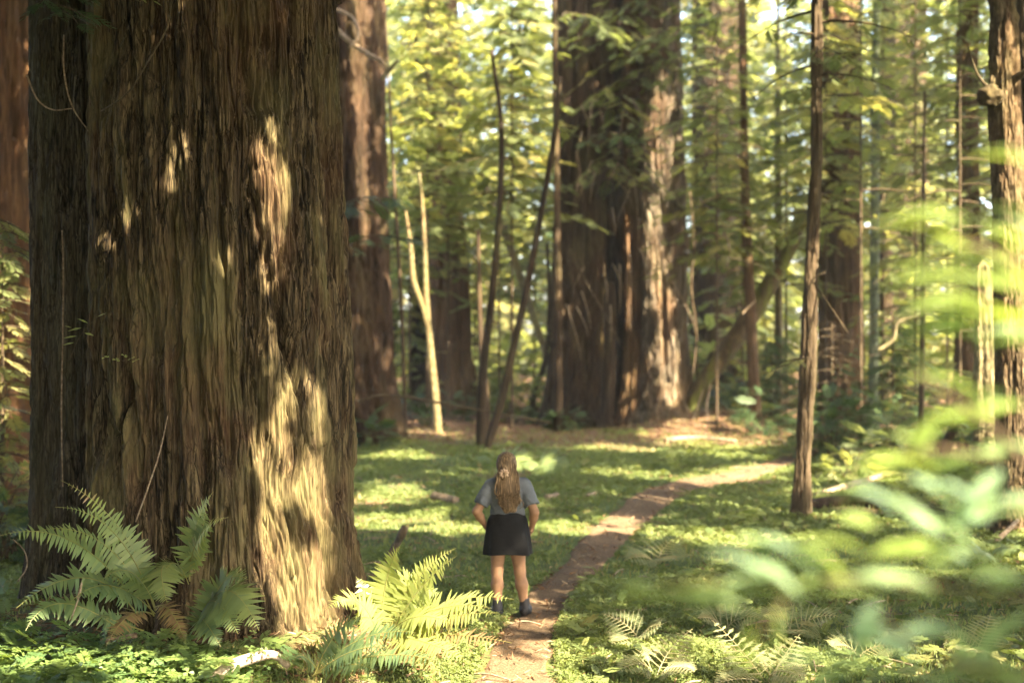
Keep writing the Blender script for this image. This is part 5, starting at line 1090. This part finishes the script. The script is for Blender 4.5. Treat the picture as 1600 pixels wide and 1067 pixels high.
def body(X, Y, Z):
    f = [cone(X, Y, Z, (0, .0, .90), (0, .0, 1.05), .16, .135, .72), cone(X, Y, Z, (0, 0, 1.05), (0, -.005, 1.25), .135, .15, .68), cone(X, Y, Z, (-.10, -.005, 1.30), (.10, -.005, 1.305), .075, .075, .8),
         cone(X, Y, Z, (0, -.01, 1.32), (-.005, .01, 1.46), .055, .052), cone(X, Y, Z, (-.01, .02, 1.50), (-.01, .015, 1.555), .078, .088, 1.15), cone(X, Y, Z, (-.01, .06, 1.46), (-.01, .055, 1.50), .045, .06)]
    r = union(f, .05)
    r = smin(r, cone(X, Y, Z, (-.01, .118, 1.515), (-.01, .135, 1.50), .010, .014), .012)          # nose
    for s_ in (-1, 1): r = smin(r, cone(X, Y, Z, (-.01 + s_ * .088, .01, 1.49), (-.01 + s_ * .092, .005, 1.53), .012, .016), .008)   # ears
    for s_ in (-1, 1): r = np.maximum(r, -cone(X, Y, Z, (-.01 + s_ * .033, .128, 1.54), (-.01 + s_ * .036, .126, 1.54), .012, .012))  # eye hollows
    for (a, b, c) in LEGS:
        leg_ = union([cone(X, Y, Z, a, b, .098, .058), cone(X, Y, Z, b, np.array(b) * .62 + np.array(c) * .38 + [0, -.022, 0], .056, .060), cone(X, Y, Z, np.array(b) * .62 + np.array(c) * .38 + [0, -.022, 0], c, .060, .036)], .03)
        r = smin(r, leg_, .04)
        r = smin(r, cone(X, Y, Z, c, (c[0] + .02 * np.sign(c[0]), c[1] + .13, .035), .035, .03), .03)
    for sh_, e_, w_ in ((SHL, ELL, WRL), (SHR, ELR, WRR)):
        r = smin(r, union([cone(X, Y, Z, sh_, e_, .056, .043), cone(X, Y, Z, e_, np.array(e_) * .65 + np.array(w_) * .35, .043, .042), cone(X, Y, Z, np.array(e_) * .65 + np.array(w_) * .35, w_, .042, .027)], .025), .035)
    r = smin(r, hand(X, Y, Z, WRL, (.45, .75, -.55), (.1, -.5, -.8), 1), .012)
    r = smin(r, hand(X, Y, Z, WRR, (-.35, .3, -.85), (0, -.85, -.35), -1), .012)
    return r
def shirt(X, Y, Z):
    t = union([cone(X, Y, Z, (0, 0, .98), (0, 0, 1.08), .175, .165, .74), cone(X, Y, Z, (0, 0, 1.08), (0, -.005, 1.26), .165, .172, .70), cone(X, Y, Z, (-.135, -.005, 1.305), (.14, -.005, 1.31), .082, .082, .85)], .04)
    for sh_, e_ in ((SHL, ELL), (SHR, ELR)):
        sh_, e_ = np.array(sh_), np.array(e_); c = sh_ + (e_ - sh_) * .74; d = (e_ - sh_) / np.linalg.norm(e_ - sh_)
        sl = cone(X, Y, Z, sh_, e_, .074, .078)
        cut = (X - c[0]) * d[0] + (Y - c[1]) * d[1] + (Z - c[2]) * d[2]
        t = smin(t, np.maximum(sl, cut), .03)
    t = t + .020 * (fbm(X * 9 + Z * 5, Y * 9, Z * 14 - X * 6, 4, 2) - .5) * sstep(1.32, 1.1, Z) + .008 * (vn(X * 26, Y * 26, Z * 34 + X * 22, 8) - .5)
    t = np.maximum(t, .995 - Z)
    return np.maximum(t, -(np.sqrt(X ** 2 + (Y - .01) ** 2 + (Z - 1.43) ** 2) - .075))
def skirt(X, Y, Z):
    rr = .192 + (1.05 - Z) * .135 - .035 * sstep(.95, 1.07, Z); ang = np.arctan2(Y / .78, X)
    d = np.sqrt(X ** 2 + (Y / .80) ** 2) - rr - .011 * np.sin(ang * 7 + Z * 3 + 2 * np.sin(ang * 2)) * sstep(1.03, .7, Z) - .012 * (fbm(X * 10, Y * 10, Z * 7, 6, 2) - .5)
    d = np.maximum(d, np.maximum(Z - 1.055, .632 + .008 * np.sin(ang * 3) - Z))
    return d
def hair(X, Y, Z):
    sw = .016 * np.sin(Z * 26 + X * 8) + .008 * np.sin(Z * 61)
    h = union([cone(X, Y, Z, (-.01, -.005, 1.535), (-.01, -.01, 1.56), .102, .10, 1.08), cone(X, Y, Z, (-.01 + 0, -.06, 1.50), (0, -.085, 1.33), .092, .088, .62), cone(X, Y, Z, (0, -.095, 1.33), (.02, -.135, 1.13), .098, .080, .6), cone(X, Y, Z, (.015, -.135, 1.15), (.025, -.15, 1.11), .068, .035, .6),
               cone(X, Y, Z, (.075, -.07, 1.42), (.105, -.115, 1.17), .04, .026), cone(X, Y, Z, (-.085, -.06, 1.4), (-.075, -.12, 1.15), .036, .024)], .035)
    h = smin(h, cone(X, Y, Z, (-.035, -.105, 1.50), (-.03, -.13, 1.43), .04, .035), .02)
    h = h + .006 * (vn((X + sw) * 110, Y * 60, Z * 6, 3) - .5) + .03 * (vn((X + sw) * 22, Y * 22, Z * 5, 5) - .5) * sstep(1.62, 1.4, Z)
    return np.maximum(h, -(np.sqrt((X + .01) ** 2 + ((Y - .13) / .9) ** 2 + ((Z - 1.49) / 1.25) ** 2) - .085))
def boots(X, Y, Z, c):
    s_ = np.sign(c[0])
    b = union([cone(X, Y, Z, (c[0], c[1], .17), (c[0], c[1], .06), .050, .052), cone(X, Y, Z, (c[0], c[1] - .02, .05), (c[0] + .03 * s_, c[1] + .17, .04), .05, .048), cone(X, Y, Z, (c[0] + .03 * s_, c[1] + .10, .04), (c[0] + .03 * s_, c[1] + .18, .04), .046, .04)], .025)
    b = np.maximum(b, np.maximum(-Z, Z - .175))
    return b
PX_, PYY, PZ_ = ground_at(793, 964)
per = thing('person', 'person seen from behind in grey T-shirt and black skirt, hands at hips', 'person', (PX_, PYY, PZ_ + .015))
def part(name, fn, lo, hi, h, mat):
    V, Q = nets(fn, lo, hi, h); o = build(name, Acc().add(V + np.array(per.location), Q), mat, per, smooth=True); return o
M_skin = plain('skin', (.26, .145, .08), .65, .12, 14, .2)
m, N, L, P = nmat('heather_grey_cotton'); v = mapping(N, L, (1, 1, 1))
L.new(ramp(N, L, noise(N, L, v, 90, 5, .8), [(.3, (.066, .076, .086)), (.7, (.12, .132, .143))]), P.inputs['Base Color']); P.inputs['Roughness'].default_value = .95
L.new(bump(N, L, noise(N, L, v, 13, 3), .5, .02), P.inputs['Normal']); M_shirt = m
M_skirt = plain('black_cloth', (.006, .006, .0065), .9, .25, 25, .2, .3)
M_boot = plain('black_leather', (.02, .019, .02), .6, .3, 30, .3, .3)
m, N, L, P = nmat('brown_hair'); v = mapping(N, L, (120, 60, 5))
L.new(ramp(N, L, noise(N, L, v, 1, 4), [(.3, (.035, .023, .013)), (.52, (.13, .085, .043)), (.72, (.33, .23, .125))]), P.inputs['Base Color']); P.inputs['Roughness'].default_value = .65; P.inputs['Specular IOR Level'].default_value = .2
L.new(bump(N, L, noise(N, L, v, 1, 4), .8, .01), P.inputs['Normal']); M_hair = m
part('body', body, (-.42, -.2, .0), (.40, .28, 1.68), .0075, M_skin)
part('shirt', shirt, (-.42, -.22, .95), (.42, .22, 1.46), .0075, M_shirt)
part('skirt', skirt, (-.32, -.28, .6), (.32, .28, 1.1), .0055, M_skirt)
part('hair', hair, (-.18, -.28, .98), (.16, .14, 1.70), .0065, M_hair)
a = Acc(); rr = np.random.default_rng(70)
for q in range(70):                                        # loose locks and flyaway strands
    x0 = rr.uniform(-.1, .1); z1 = rr.uniform(1.08, 1.3); o_ = np.array(per.location)
    pts = [(x0 * .7, -.085 - rr.uniform(0, .02), 1.56 - rr.uniform(0, .06)), (x0 * 1.1, -.135, 1.42), (x0 * 1.15 + rr.normal(0, .02), -.155, 1.26), (x0 * 1.0 + rr.normal(.015, .03), -.185, (1.2 + z1) / 2), (x0 * .9 + rr.normal(.02, .035), -.19, z1)]
    tube(a, [o_ + p for p in pts], [.004, .006, .006, .005, .0015], 4, 16, rr.uniform(0, 1), cap=False)
build('loose_hair', a, M_hair, per, smooth=True)
part('scrunchie', lambda X, Y, Z: (np.sqrt((np.sqrt((X + .035) ** 2 + (Z - 1.45) ** 2) - .03) ** 2 + (Y + .155) ** 2) - .017 - .006 * np.sin(np.arctan2(Z - 1.45, X + .035) * 9)), (-.11, -.20, 1.38), (.05, -.11, 1.52), .005, plain('tan_cloth', (.42, .30, .2), .8))
for lg in LEGS:
    c = lg[2]; part('boot', lambda X, Y, Z: boots(X, Y, Z, c), (c[0] - .12, c[1] - .12, -.02), (c[0] + .12, c[1] + .3, .21), .006, M_boot)

# ---------------------------------------------------------------- the forest's light haze
m = bpy.data.materials.new('haze_air'); m.use_nodes = True; N = m.node_tree.nodes; L = m.node_tree.links
N.remove(N['Principled BSDF']); pv = N.new('ShaderNodeVolumePrincipled')
pv.inputs['Color'].default_value = (.93, .95, .86, 1); pv.inputs['Density'].default_value = .0005; pv.inputs['Anisotropy'].default_value = .2
L.new(pv.outputs[0], N['Material Output'].inputs['Volume'])
x0, x1, y0, y1, z0, z1 = -1200, 1200, -800, 1500, -3, 48
a = Acc(); a.add([(x0, y0, z0), (x1, y0, z0), (x1, y1, z0), (x0, y1, z0), (x0, y0, z1), (x1, y0, z1), (x1, y1, z1), (x0, y1, z1)],
    [(0, 3, 2, 1), (4, 5, 6, 7), (0, 1, 5, 4), (1, 2, 6, 5), (2, 3, 7, 6), (3, 0, 4, 7)])
tag(build('haze', a, m), 'thin pale haze in the forest air', kind='stuff')
